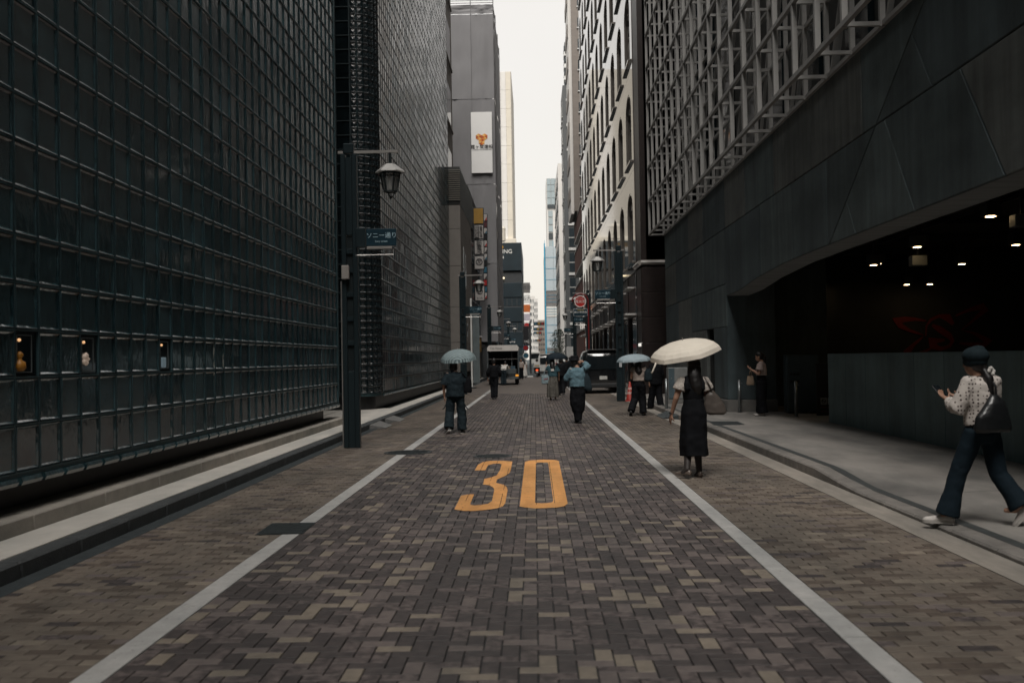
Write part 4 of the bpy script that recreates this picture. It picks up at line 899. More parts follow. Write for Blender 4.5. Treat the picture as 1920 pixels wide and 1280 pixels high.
# ================================================================== street furniture
m_post = M('post_paint', (.020, .032, .037), .35, metal=.5, var=.2, scale=3, stretch=(1, 1, .3)); m_postd = M('post_dark', (.012, .018, .02), .4, metal=.3)
m_arm = M('arm_steel', (.40, .38, .36), .35, metal=.6); m_roof = M('lantern_roof', (.38, .375, .36), .4, metal=.3); m_lant = M('lantern_metal', (.03, .038, .04), .4, metal=.5)
m_lgl = bpy.data.materials.new('lantern_glass'); m_lgl.use_nodes = True
_b = m_lgl.node_tree.nodes['Principled BSDF']; _b.inputs['Base Color'].default_value = (.55, .56, .55, 1); _b.inputs['Roughness'].default_value = .15; _b.inputs['Transmission Weight'].default_value = .75
m_signb = M('street_sign_blue', (.006, .024, .036), .35, var=.2); m_letter = M('sign_letter', (.30, .42, .47), .5)
def lamp_post(label, loc, side=1, det=True, sign=True):
    o = thing('street_lamp', label, 'street lamp', loc, group='lantern posts along both kerbs'); s = side
    for k in (-1, 1): MB().bbox(k*.105-.045, k*.105+.045, -.07, .07, 0, 5.46, .01).build('post_tube', m_post, o)
    MB().bbox(-.06, .06, -.045, .045, .0, 1.42, .006).build('lower_panel', m_post, o)
    MB().bbox(-.06, .06, -.045, .045, 3.95, 5.40, .006).build('upper_panel', m_post, o)
    MB().box(-.058, .058, -.01, .02, 1.43, 3.94).build('cable_tray', m_postd, o)
    for z in (1.9, 2.35, 2.8, 3.25, 3.6): MB().bbox(-.06, .06, -.055, .0, z, z+.09, .004).build('cross_plate', m_post, o)
    MB().bbox(-.10, .10, -.06, .06, 5.47, 5.66, .015).build('top_box', m_post, o)
    MB().bar((-s*.2, 0, 5.5), (s*.92, 0, 5.5), .05, .05).build('arm', m_arm, o)
    lx = s*.77
    L = MB().tube([(lx, 0, 5.48), (lx, 0, 5.24)], .028, 8).build('lantern_stem', m_lant, o)
    MB().lathe([(.06, 5.27), (.10, 5.26), (.27, 5.13), (.275, 5.105), (.2, 5.10)], 6, (lx, 0, 0)).build('lantern_roof', m_roof, o)
    g = MB().lathe([(.185, 5.095), (.115, 4.76)], 6, (lx, 0, 0)).build('lantern_glass', m_lgl, o)
    fr = MB()
    for k in range(6):
        t_ = k*math.pi/3; fr.bar((lx+.19*math.cos(t_), .19*math.sin(t_), 5.1), (lx+.118*math.cos(t_), .118*math.sin(t_), 4.75), .022)
        t2 = t_+math.pi/3
        for r_, z in ((.19, 5.09), (.118, 4.75)): fr.bar((lx+r_*math.cos(t_), r_*math.sin(t_), z), (lx+r_*math.cos(t2), r_*math.sin(t2), z), .026)
    fr.build('lantern_frame', m_lant, g)
    MB().lathe([(.06, 4.78), (.05, 5.0), (.02, 5.08)], 10, (lx, 0, 0)).build('bulb', M('bulb', (.5, .48, .44), .3), g)
    mb = MB()
    for k in range(3): t_ = k*2.09; mb.tube([(lx+.10*math.cos(t_), .10*math.sin(t_), 4.74), (lx+.02*math.cos(t_), .02*math.sin(t_), 4.64)], .008, 5)
    mb.lathe([(.012, 4.61), (.025, 4.64), (.012, 4.67)], 8, (lx, 0, 0)); mb.build('lantern_finial', m_lant, o)
    if sign:
        z = 3.90
        sg = MB().bbox(s*.32, s*.88, -.10, -.02, z-.17, z+.15, .008).build('street_sign', m_signb, o)
        MB().bbox(s*.13, s*.31, -.12, .02, z-.19, z+.17, .008).build('sign_bracket', m_post, o)
        MB().bbox(s*.33, s*.80, -.115, -.06, z-.225, z-.18, .004).build('sign_light', m_arm, sg)
        MB().tube([(s*.13, -.06, z-.33), (s*.82, -.06, z-.33), (s*.82, -.06, z-.23)], .012, 6).build('sign_stay', m_arm, sg)
        if det:
            text('lettering', 'ソニー通り', .115, (s*.60+.01, -.104, z+.02), FRONT, m_letter, sg); text('lettering', 'Sony street', .05, (s*.60, -.104, z-.085), FRONT, m_letter, sg)
        else: text('lettering', 'ソニー通り', .115, (s*.60, -.104, z+.0), FRONT, m_letter, sg)
    return o
l1 = lamp_post('nearest lantern post, at left kerb, with blue street sign', (-3.41, 18.45, .0), 1)
MB().bbox(-.14, .0, -.16, -.07, 3.12, 3.38, .012).build('meter_box', M('meter_box', (.22, .205, .19), .5), l1)
MB().tube([(-.18, .05, .0), (-.18, .05, 3.1)], .016, 6).build('conduit', m_arm, l1)
MB().bbox(-.20, -.12, -.02, .02, .0, 1.4, .004).build('edge_strip', m_arm, l1) if False else None
lamp_post('lantern post at left kerb by the stone building, second from the camera', (-3.30, 46, .0), 1)
lamp_post('lantern post at left kerb under the stacked signs, third from the camera', (-3.35, 74, .0), 1, False)
lamp_post('lantern post at left kerb by the netting, fourth from the camera', (-3.3, 97, .0), 1, False)
lamp_post('small far lantern post before the dark lettered building', (-3.1, 118, .0), 1, False)
r1 = lamp_post('lantern post at right kerb beside the traffic cone and dark van', (3.1, 36.3, .0), -1)
MB().bbox(-.05, .05, -.09, -.046, 1.24, 1.42, .004).build('notice', M('notice_pale', (.4, .42, .43), .5), r1)
lamp_post('lantern post at right kerb behind the red hydrant sign', (3.25, 60, .0), -1, False)
lamp_post('far lantern post at right kerb past the brick building', (3.3, 82, .0), -1, False)
# hydrant sign
m_hred = M('hydrant_red', (.36, .018, .014), .4, var=.1); m_pole_r = M('pole_red', (.16, .014, .014), .4)
HY = 51; c = PY(1088, 565, HY); px_ = PY(1104, 620, HY).x
hs = thing('hydrant_sign', 'round red and white hydrant sign on a curved red pole', 'sign')
pts = [(px_, HY+.1, 0), (px_, HY+.1, c.z)]+[(c.x+(px_-c.x)*math.cos(t_), HY+.1, c.z+(px_-c.x)*math.sin(t_)) for t_ in (.3, .7, 1.1, 1.57, 2.1, 2.7, 3.14)]
MB().tube(pts, .035, 8).build('pole', m_pole_r, hs)
pl_ = MB().lathe([(.31, 0), (.31, .03)], 30).build('plate', m_hred, hs); pl_.location = (c.x, HY+.03, c.z); pl_.rotation_euler = (rad(90), 0, 0)
ring(hs, (c.x, HY-.004, c.z), .30, .035, m_mull)
text('lettering', '消火栓', .20, (c.x, HY-.012, c.z-.01), FRONT, m_mull, hs); text('lettering', 'FIRE HYDRANT', .05, (c.x, HY-.012, c.z+.16), FRONT, m_mull, hs)
a, b = PY(1075, 579, HY), PY(1102, 592, HY)
ad = MB().bbox(a.x, b.x, HY, HY+.04, b.z, a.z, .006).build('plate', M('ad_grey', (.22, .23, .24), .5), hs)
MB().box(a.x+.025, b.x-.025, HY-.008, HY-.001, b.z+.025, a.z-.025).build('face', m_signb, ad)
text('lettering', '㈱小寺商店', .13, ((a.x+b.x)/2, HY-.014, (a.z+b.z)/2), FRONT, m_mull, ad); text('lettering', '銀座 四丁目', .06, ((a.x+b.x)/2, HY-.014, a.z-.07), FRONT, M('ad_yellow', (.5, .36, .05), .5), ad)
# bollards, cabinets, cone
m_bol = M('bollard_steel', (.20, .215, .22), .3, metal=.7)
for lb, px, py in (('by the dark wedge ramp', 1250, 766), ('in front of the concrete pier beside the standing woman', 1387, 773), ('before the blue-grey cabinet', 1493, 781)):
    p = G(px, py, .13); o = thing('bollard', 'slim steel bollard '+lb, 'bollard', (p.x, p.y, .128), group='slim steel bollards')
    MB().tube([(0, 0, 0), (0, 0, .82)], .038, 10).build('shaft', m_bol, o, True); MB().lathe([(.038, .821), (.03, .84), (.005, .85)], 10).build('cap', m_bol, o); MB().lathe([(.075, 0), (.075, .012)], 14).build('foot_plate', m_bol, o)
    for z in (.74, .2): MB().bbox(.036, .075, -.012, .012, z, z+.02, .003).build('chain_eye', m_bol, o)
cab = thing('electric_cabinet', 'grey two-door electric cabinet by the far end of the concrete wall', 'cabinet', (4.12, 31.0, .128))
MB().bbox(-.04, .66, -.02, .47, .0, .14, .01).build('plinth', m_base, cab)
MB().bbox(.0, .62, .0, .45, .142, 1.12, .012).build('body', M('cab_grey', (.17, .18, .18), .5), cab)
for x0, x1, mt in ((.015, .19, M('cab_blue', (.07, .10, .115), .4)), (.21, .605, M('cab_door', (.2, .205, .2), .5))): MB().bbox(x0, x1, -.014, -.001, .17, 1.10, .004).build('door', mt, cab)
MB().lathe([(.012, 0), (.012, .02)], 8, (.10, -.02, .78)).build('knob', m_arm, cab)
bc = thing('pipe_cabinet', 'blue-grey steel cabinet with valve outlets standing by the pier', 'cabinet', (6.24, 24.9, .128), rz=rad(-6))
m_bcab = M('cabinet_blue', (.052, .078, .09), .45, metal=.2, var=.15)
MB().bbox(0, .78, 0, .55, .02, 1.46, .015).build('body', m_bcab, bc)
MB().bbox(.03, .72, -.02, -.002, .06, 1.42, .008).build('door', m_bcab, bc)
for i in range(3):
    for j in range(2): MB().lathe([(.035, 0), (.035, .05), (.02, .07)], 10).build('valve', m_dark, bc, loc=(.10+i*.085, -.03-.0, .98-j*.18)).rotation_euler = (rad(90), 0, 0)
sb = thing('notice_board', 'dark low board with two no smoking signs beside the low wall', 'notice', (6.72, 24.0, .128))
MB().bbox(0, .62, 0, .05, .0, 1.25, .008).build('board', m_int, sb)
m_ntc = M('notice_white', (.26, .27, .27), .5)
for k in range(2):
    x = .09+k*.17; MB().box(x, x+.145, -.012, -.001, .26, .42).build('sign_face', m_ntc, sb)
    ring(sb, (x+.072, -.014, .345), .055, .016, m_ink); MB().bar((x+.035, -.02, .38), (x+.11, -.02, .31), .014, .006, up=(0, 1, 0)).build('slash', m_ink, sb); MB().bar((x+.035, -.02, .345), (x+.1, -.02, .345), .016, .006, up=(0, 1, 0)).build('cigarette', m_ink, sb)
    MB().box(x, x+.145, -.012, -.001, .17, .21).build('caption', m_mar, sb); MB().box(x, x+.145, -.012, -.001, .08, .11).build('caption', m_mar, sb)
cn = thing('traffic_cone', 'red traffic cone with worn white bands beside the right lantern post', 'cone', (3.42, 36.2, .0))
m_cone = M('cone_red', (.32, .03, .02), .5, var=.15, scale=6); m_cband = M('cone_band', (.5, .3, .27), .6, var=.3, scale=20)
MB().bbox(-.19, .19, -.19, .19, .0, .035, .01).build('base', m_cone, cn); MB().lathe([(.15, .036), (.14, .06), (.03, .70), (.02, .71)], 20).build('body', m_cone, cn, True)
for z in (.26, .42): MB().lathe([(.146-z*.165+.004, z), (.146-(z+.08)*.165+.004, z+.08)], 20, caps=False).build('band', m_cband, cn)
hd = thing('site_hoarding', 'plain white site panel standing by the right kerb far away', 'hoarding', (PY(1062, 660, 100).x, 100, .13))
MB().bbox(0, .85, 0, .06, .3, 2.6, .01).build('panel', M('panel_white', (.45, .45, .44), .6), hd)
for x in (.05, .8): MB().bar((x, .1, 0), (x, .1, 2.6), .06).build('leg', m_pole, hd)
# traffic signals over the far road
m_sig = M('signal_case', (.035, .038, .04), .5)
for i, (px, py, Yd, tx) in enumerate((('nearest', 607, 108, 1020), ('second', 617, 128, 1017), ('third', 624, 150, 1015), ('fourth', 638, 190, 1014))):
    a = PY(994, py, Yd); b = PY(tx, py, Yd); o = thing('traffic_signal', px+' of the signals on arms above the far road', 'traffic signal', (a.x, Yd, 0), group='signals above the far road')
    MB().tube([(0, 0, 0), (0, 0, a.z+.3)], .08, 8).build('pole', m_sig, o); MB().tube([(0, 0, a.z-.3), (b.x-a.x-.5, 0, a.z)], .035, 6).build('arm', m_sig, o)
    hd_ = MB().bbox(b.x-a.x-1.15, b.x-a.x+.05, -.12, .12, a.z-.18, a.z+.18, .05).build('head', m_sig, o)
    for k in range(3): MB().lathe([(.13, 0), (.13, .08)], 12).build('lens', (m_teal, m_sgy, m_sgr)[k], hd_, loc=(b.x-a.x-.93+k*.38, -.13, a.z)).rotation_euler = (rad(90), 0, 0)
o = thing('road_signs', 'round blue and red road signs on a pole by the parked truck', 'sign', (PY(986, 670, 96).x, 96, 0))
MB().tube([(0, 0, 0), (0, 0, 3.4)], .035, 6).build('pole', m_pole, o)
for z, mt in ((2.95, m_sgr), (2.2, m_teal)):
    pp = MB().lathe([(.3, 0), (.3, .03)], 20).build('disc', mt, o, loc=(0, -.06, z-1.0+.4)); pp.rotation_euler = (rad(90), 0, 0); pp.location.z = z-.3
    ring(o, (0, -.10, z-.3), .3, .06, m_mull if mt is m_teal else m_teal)
# street tree
tr = thing('street_tree', 'small dark green tree by the right kerb far down the street', 'tree', (PY(1049, 660, 135).x, 135, 0))
MB().tube([(0, 0, 0), (.05, .05, 1.5), (0, 0, 2.8), (.1, 0, 4.4)], [.11, .09, .07, .03], 8).build('trunk', M('bark', (.05, .04, .032), .9), tr, True)
mb = MB()
for k in range(7): t_ = k*.9; mb.tube([(0, 0, 2.2+k*.25), (.5*math.cos(t_), .5*math.sin(t_), 2.9+k*.28), (1.0*math.cos(t_), 1.0*math.sin(t_), 3.2+k*.3)], [.035, .025, .01], 5)
mb.build('limb', M('bark', (.05, .04, .032), .9), tr)
mb = MB(); rr = random.Random(5)
for k in range(1900):
    cz = rr.random(); t_ = rr.random()*6.283; rmax = (.35+1.25*math.sin(math.pi*min(1, cz*.85+.12)))*(.8+.25*math.sin(3*t_+5*cz)); r_ = rmax*rr.random()**.4
    p = Vector((r_*math.cos(t_), r_*math.sin(t_), 2.0+cz*3.5)); n_ = Vector((rr.gauss(0, 1), rr.gauss(0, 1), rr.gauss(0, 1)+.6)).normalized(); a = n_.orthogonal().normalized(); b = n_.cross(a); s_ = rr.uniform(.06, .12)
    mb.add([p-a*s_, p+b*s_*.5, p+a*s_, p-b*s_*.5], [(0, 1, 2, 3)])
mb.build('crown', M('leaf_green', (.035, .05, .035), .6, var=.4, scale=2), tr, fix=False)

# ================================================================== vehicles
m_tyre = M('tyre', (.015, .015, .016), .85); m_rim = M('rim', (.2, .2, .2), .35, metal=.7); m_cglass = M('car_glass', (.008, .011, .013), .05, spec=.7)
m_tail = M('tail_red', (.20, .01, .01), .3); m_tailon = M('tail_lit', (.5, .02, .01), .3, emit=(1, .10, .03, .8)); m_amb = M('amber_lamp', (.5, .2, .02), .3, emit=(1, .4, .05, .25)); m_plate = M('number_plate', (.45, .45, .42), .5); m_blk = M('black_plastic', (.014, .015, .016), .6)
def wheel(parent, x, y, r=.33, w_=.22):
    t_ = MB().lathe([(r*.62, -w_/2), (r*.93, -w_/2), (r, -w_*.36), (r, w_*.36), (r*.93, w_/2), (r*.62, w_/2)], 26).build('wheel', m_tyre, parent, True, loc=(x, y, r)); t_.rotation_euler = (0, rad(90), 0)
    MB().lathe([(r*.6, -w_*.42), (r*.6, w_*.42)], 20).build('rim', m_rim, t_); return t_
def van(name, label, loc, paint, wd, ht, ln, lit=False, cat='van', trim=None):
    o = thing(name, label, cat, loc); trim = trim or paint
    # side profile (y, z), rear at y = 0
    def sect(z):
        t_ = (z-.28)/(ht-.28); tuck = .10*max(0, (t_-.45)/.55)**1.6; rear = .13*max(0, (t_-.5)/.5)**1.5; front = .9*max(0, (t_-.48)/.52)**1.1+.05
        return wd/2-tuck, rear, ln-front
    zs = [.28, .36, .6, .95, 1.1, ht-.35, ht-.12, ht-.03, ht]; rg = []
    for i, z in enumerate(zs):
        hw, y0, y1 = sect(z); e = {0: .06, 8: .22, 7: .09, 6: .03}.get(i, 0); hw -= e; y0 += e; y1 -= e; c_ = .14
        rg.append([(-hw+c_, y0, z), (hw-c_, y0, z), (hw-c_*.3, y0+c_*.3, z), (hw, y0+c_, z), (hw, (y0+y1)/2, z), (hw, y1-.3, z), (hw-.25, y1, z), (-hw+.25, y1, z), (-hw, y1-.3, z), (-hw, (y0+y1)/2, z), (-hw, y0+c_, z), (-hw+c_*.3, y0+c_*.3, z)])
    MB().rings(rg).build('body', paint, o, True)
    za, zb2 = ht*.56, ht*.86
    h1, y0a, _ = sect(za); h2, y0b, _ = sect(zb2)
    MB().prism([(-h1+.16, y0a-.012, za), (h1-.16, y0a-.012, za), (h2-.17, y0b-.012, zb2), (-h2+.17, y0b-.012, zb2)], (0, -.012, 0)).build('rear_window', m_cglass, o)
    MB().prism([(-h1+.12, y0a-.004, .50), (h1-.12, y0a-.004, .50), (h1-.12, y0a-.004, .56), (-h1+.12, y0a-.004, .56)], (0, -.02, 0)).build('tailgate_trim', trim, o)
    for s in (-1, 1):
        for ya, yb in ((.35, 1.7), (1.85, ln-1.75)):
            h1, _, _ = sect(za); h2, _, _ = sect(zb2)
            MB().prism([(s*(h1+.004), ya, za), (s*(h1+.004), yb+.25, za), (s*(h2+.004), yb, zb2), (s*(h2+.004), ya+.1, zb2)], (s*.01, 0, 0)).build('side_window', m_cglass, o)
        MB().bbox(s*(wd/2-.06)-.07, s*(wd/2-.06)+.07, -.02, .1, .72, ht*.62, .02).build('tail_lamp', m_tailon if lit else m_tail, o)
        for yy in (.75, ln-.85): wheel(o, s*(wd/2-.12), yy)
        MB().bbox(s*(wd/2+.02), s*(wd/2+.18), ln-1.6, ln-1.48, 1.05, 1.28, .02).build('mirror', paint, o)
    MB().bbox(-wd/2+.03, wd/2-.03, -.06, .12, .26, .46, .03).build('bumper', m_blk if paint is not None else paint, o)
    MB().bbox(-.17, .17, -.035, -.02, .62, .78, .004).build('number_plate', m_plate, o)
    MB().bbox(-wd/2+.2, wd/2-.2, .02, .3, ht-.02, ht+.035, .015).build('spoiler', trim, o)
    return o
m_vblk = M('van_black', (.008, .009, .010), .12, var=.1, coat=.6); m_vwht = M('van_white', (.5, .5, .48), .3, var=.05, coat=.4); m_vtrim = M('van_chrome', (.10, .10, .10), .25, metal=.8)
van('parked_van', 'black van parked at the right kerb behind the lantern post', (PY(1131, 690, 44.3).x, 44.3, 0), m_vblk, 1.82, 1.93, 4.6, trim=m_vtrim)
van('white_van', 'white van farther up the street beyond the dark umbrella', (PY(1021, 690, 88).x+.25, 88, 0), m_vwht, 1.7, 1.95, 4.2)
# food truck with open back
ft = thing('box_truck', 'open-backed vending truck with pale roof parked at the left', 'truck', (-1.97, 61.5, 0))
m_slv = M('truck_roof', (.58, .555, .52), .35, var=.1, scale=2); m_tdk = M('truck_dark', (.022, .028, .03), .5); m_tgr = M('truck_grey', (.10, .115, .12), .4, metal=.4)
hw = .95
MB().rings([[(-hw, y, 2.10), (hw, y, 2.10), (hw+.03, y, 2.30), (hw-.10, y, 2.46), (-hw+.10, y, 2.46), (-hw-.03, y, 2.30)] for y in (-.12, 3.2)]).build('roof', m_slv, ft)
text('lettering', 'Tea House', .17, (-.42, -.13, 2.27), FRONT, M('script_grey', (.16, .15, .15), .5), ft)
MB().box(-hw, hw, 0, 3.1, .52, .64).build('floor', m_tdk, ft)
for s in (-1, 1):
    MB().bbox(s*(hw-.05), s*hw, .05, 3.1, .645, 2.095, .01).build('side_panel', m_tdk, ft); MB().bbox(s*hw-.05, s*hw+.04, -.06, .045, .5, 2.098, .01).build('corner_post', m_tgr, ft)
    for y in (.75, 3.9): wheel(ft, s*(hw-.14), y, .31, .2)
    MB().bbox(s*(hw-.1)-.09, s*(hw-.1)+.09, -.09, -.061, .52, .64, .01).build('tail_lamp', m_amb if s > 0 else m_tail, ft)
MB().box(-hw+.06, hw-.06, 3.0, 3.06, .645, 2.095).build('front_panel', m_tdk, ft)
MB().bbox(-hw+.06, .12, .3, 1.0, .65, 1.15, .02).build('counter', m_tgr, ft); MB().bbox(-.05, .82, .05, .12, .66, .98, .02).build('tailgate', m_tgr, ft)
MB().bbox(-hw, hw, -.12, -.0, .36, .47, .02).build('bumper', m_tgr, ft); MB().bar((-hw+.06, .2, 1.6), (hw-.06, .2, 1.6), .03).build('shelf_rail', m_arm, ft)
MB().bbox(.5, .56, .3, .36, .65, 2.09, .01).build('inner_post', m_tgr, ft)
cbm = MB().rings([[(-.8, 3.25, z), (.8, 3.25, z), (.8, y1, z), (-.8, y1, z)] for z, y1 in ((.4, 5.0), (1.1, 4.95), (1.9, 4.3), (1.95, 4.1))]).build('cab', m_vwht, ft)
for i, (x, z, mt) in enumerate(((-.1, .99, 'a'), (.2, .99, 'b'), (.5, .99, 'a'))):
    cr_ = thing('goods_crate', ('tan', 'brown', 'blue')[i]+' crate on the tailgate of the vending truck', 'crate', (-1.97+x-.05+.15, 61.75, .645+.345), group='crates on the truck')
    MB().bbox(-.14, .14, -.12, .14, 0, .16, .01).build('box', (M('crate_tan', (.22, .15, .08), .7), M('crate_brown', (.14, .09, .05), .7), M('crate_blue', (.04, .08, .11), .6))[i], cr_); MB().bbox(-.15, .15, -.13, .15, .161, .185, .006).build('lid', m_tgr, cr_)
# far bus
bs_ = thing('far_bus', 'pale bus crossing at the far end of the street', 'bus', (PY(1003, 670, 215).x, 215, 0))
MB().bbox(-1.15, 1.15, 0, 9, .35, 3.1, .12).build('body', m_vwht, bs_); MB().bbox(-1.0, 1.0, -.03, -.001, 1.55, 2.7, .02).build('rear_window', m_cglass, bs_)
for s in (-1, 1):
    wheel(bs_, s*1.0, 1.8, .45, .26); wheel(bs_, s*1.0, 7, .45, .26); MB().bbox(s*1.0-.09, s*1.0+.09, -.03, -.002, .9, 1.3, .01).build('tail_lamp', m_tail, bs_)
    MB().bbox(s*1.15-.01, s*1.15+.01, .6, 8, 1.6, 2.6, .01).build('side_window', m_cglass, bs_)
# delivery scooter
sc = thing('scooter', 'delivery scooter with lit red tail lamp riding away', 'scooter', (PY(1007, 700, 86).x, 86, 0))
for y in (0, 1.25):
    t_ = MB().lathe([(.15, -.05), (.24, -.05), (.26, 0), (.24, .05), (.15, .05)], 18).build('wheel', m_tyre, sc, True, loc=(0, y, .26)); t_.rotation_euler = (0, rad(90), 0); MB().lathe([(.15, -.03), (.15, .03)], 14).build('rim', m_rim, t_)
MB().rings([[(-.14, y, z0), (.14, y, z0), (.11, y, z1), (-.11, y, z1)] for y, z0, z1 in ((-.22, .45, .72), (.1, .35, .78), (.5, .3, .74), (.75, .28, .4), (1.0, .3, .45), (1.1, .4, .95))]).build('body', m_blk, sc, True)
MB().bbox(-.28, .28, -.42, .08, .82, 1.28, .03).build('cargo_box', m_vwht, sc); MB().box(-.2, .2, -.434, -.421, .95, 1.02).build('stripe', m_sgy, sc)
MB().bbox(-.10, .10, -.30, -.225, .55, .66, .02).build('tail_lamp', m_tailon, sc); MB().bbox(-.1, .1, -.27, -.25, .38, .5, .004).build('number_plate', m_plate, sc)
MB().tube([(-.33, 1.0, 1.05), (0, 1.05, 1.0), (.33, 1.0, 1.05)], .02, 6).build('handlebar', m_arm, sc)
for s in (-1, 1): MB().bbox(s*.3-.05, s*.3+.05, .98, 1.0, 1.12, 1.2, .01).build('mirror', m_blk, sc)
# ================================================================== people
m_skin = M('skin', (.30, .17, .115), .55, var=.08, scale=8); m_hair = M('hair', (.008, .007, .007), .45, var=.4, scale=30, stretch=(1, 1, .15)); m_tights = M('tights', (.028, .022, .020), .6)
def V(*a): return Vector(a)
clouds = bpy.data.textures.new('folds', 'CLOUDS'); clouds.noise_scale = .09; clouds.noise_depth = 2
clouds2 = bpy.data.textures.new('broad_folds', 'CLOUDS'); clouds2.noise_scale = .16; clouds2.noise_depth = 1
def soft(name, mb, mat, parent, vox=.011, it=6, fold=0, tex=None):
    o = mb.build(name, mat, parent, True)
    m = o.modifiers.new('r', 'REMESH'); m.mode = 'VOXEL'; m.voxel_size = vox; m.use_smooth_shade = True
    s = o.modifiers.new('s', 'SMOOTH'); s.factor = .5; s.iterations = it
    if fold:
        d = o.modifiers.new('d', 'DISPLACE'); d.texture = tex or clouds; d.strength = fold; d.mid_level = .5; d.texture_coords = 'LOCAL'
    return o
def ell(mb, c, rx, ry, rz, rot=0, n=14):
    c = V(*c); rg = []
    for i in range(9):
        t_ = -math.pi/2+math.pi*(i+.35)/8.7; k = math.cos(t_)
        rg.append([c+V(rx*k*math.cos(2*math.pi*j/n)*math.cos(rot)-ry*k*math.sin(2*math.pi*j/n)*math.sin(rot), rx*k*math.cos(2*math.pi*j/n)*math.sin(rot)+ry*k*math.sin(2*math.pi*j/n)*math.cos(rot), rz*math.sin(t_)) for j in range(n)])
    mb.rings(rg)
def vloft(mb, rows, n=18):                                        # rows: (x, y, z, rx, ry)
    mb.rings([[(x+rx*math.cos(2*math.pi*j/n), y+ry*math.sin(2*math.pi*j/n), z) for j in range(n)] for x, y, z, rx, ry in rows])
def limb(mb, pts, rs, n=12):
    q, rr = [], []
    for i in range(len(pts)-1):
        for k in range(4): t_ = k/4; q.append(V(*pts[i]).lerp(V(*pts[i+1]), t_)); rr.append(rs[i]+(rs[i+1]-rs[i])*t_)
    q.append(V(*pts[-1])); rr.append(rs[-1]); mb.tube(q, rr, n)
def hand(mb, w_, d, nrm, curl=.5, L=.165):
    w_, d, nrm = V(*w_), V(*d).normalized(), V(*nrm); nrm = (nrm-nrm.dot(d)*d).normalized(); sd = d.cross(nrm)
    pb = w_+d*L*.5
    for k in (-1.2, -.4, .4, 1.2): mb.tube([w_+sd*k*.012, w_+d*L*.25+sd*k*.016, pb+sd*k*.019], [.016, .016, .013], 8)
    for k, fl in ((-1.5, .78), (-.5, .95), (.5, 1.0), (1.5, .9)):
        a = pb+sd*k*.0185; l = L*.46*fl; d1 = (d+nrm*curl*.5).normalized(); d2 = (d+nrm*curl*1.4).normalized(); d3 = (d*.6+nrm*curl*2.4).normalized()
        mb.tube([a, a+d1*l*.42, a+d1*l*.42+d2*l*.32, a+d1*l*.42+d2*l*.32+d3*l*.26], [.0088, .0082, .0075, .006], 7)
    b = w_+d*L*.14+sd*.024
    mb.tube([b, b+(d*.6+sd*.6+nrm*.35)*L*.24, b+(d*.9+sd*.45+nrm*.6)*L*.40], [.013, .0105, .008], 7)
def head(mb, c, f, s=1.):                                          # c: centre, f: facing direction
    c, f = V(*c), V(*f).normalized(); side = V(f.y, -f.x, 0).normalized(); rot = math.atan2(f.y, f.x)-math.pi/2; up = side.cross(f)
    ell(mb, c+V(0, 0, .02*s), .074*s, .094*s, .098*s, rot); ell(mb, c+f*.028*s-up*.045*s, .056*s, .066*s, .072*s, rot)
    mb.tube([c+f*.085*s+up*.01*s, c+f*.108*s-up*.02*s, c+f*.088*s-up*.03*s], [.009*s, .013*s, .009*s], 7)
    mb.tube([c+f*.088*s-up*.055*s+side*.018*s, c+f*.096*s-up*.056*s, c+f*.088*s-up*.055*s-side*.018*s], .007*s, 6)
    for k in (-1, 1): ell(mb, c+side*k*.077*s-up*.005*s, .010*s, .02*s, .03*s, rot)
def shoe(parent, ank, toe_dir, mat, L=.25, heel=0, wd=.043, sole=None, pitch=0):
    d = V(*toe_dir); d.z = 0; d.normalize(); d = (d*math.cos(pitch)-V(0, 0, 1)*math.sin(pitch)); a = V(*ank); up = V(0, 0, 1)*math.cos(pitch)+V(d.x, d.y, 0).normalized()*math.sin(pitch); sd = d.cross(up).normalized()
    rows = [(-.06, .030, .055), (-.03, wd*.86, .075), (.03, wd*.88, .078), (.08, wd*.98, .055), (.13, wd*1.05, .040), (.17, wd*.9, .032), (.192, wd*.45, .02)]
    mb = MB(); sc_ = L/.252
    base = a-up*.075
    mb.rings([[base+d*y*sc_+sd*w_*math.cos(t_)+up*(.006+max(0, math.sin(t_))*h_+min(0, math.sin(t_))*.004) for t_ in [2*math.pi*k/12 for k in range(12)]] for y, w_, h_ in rows])
    o = mb.build('shoe', mat, parent, True)
    if sole:
        MB().rings([[base+d*y*sc_+sd*(w_*1.06)*math.cos(t_)+up*(-.012 if math.sin(t_) < 0 else .014) for t_ in [2*math.pi*k/12+.26 for k in range(12)]] for y, w_, h_ in rows]).build('sole', sole, o)
    return o
DEF = dict(pel=(0, 0, .87), chest=(0, .0, 1.16), neck=(0, -.005, 1.335), head=(0, .025, 1.475), shL=(-.155, -.005, 1.285), shR=(.155, -.005, 1.285), elL=(-.20, -.02, 1.02), elR=(.20, -.02, 1.02), wrL=(-.20, .04, .80), wrR=(.20, .04, .80),
           hiL=(-.08, 0, .85), hiR=(.08, 0, .85), knL=(-.09, .02, .46), knR=(.09, .02, .46), anL=(-.09, -.01, .08), anR=(.09, -.01, .08), face=(0, 1, 0), toeL=(-.12, 1, 0), toeR=(.12, 1, 0))
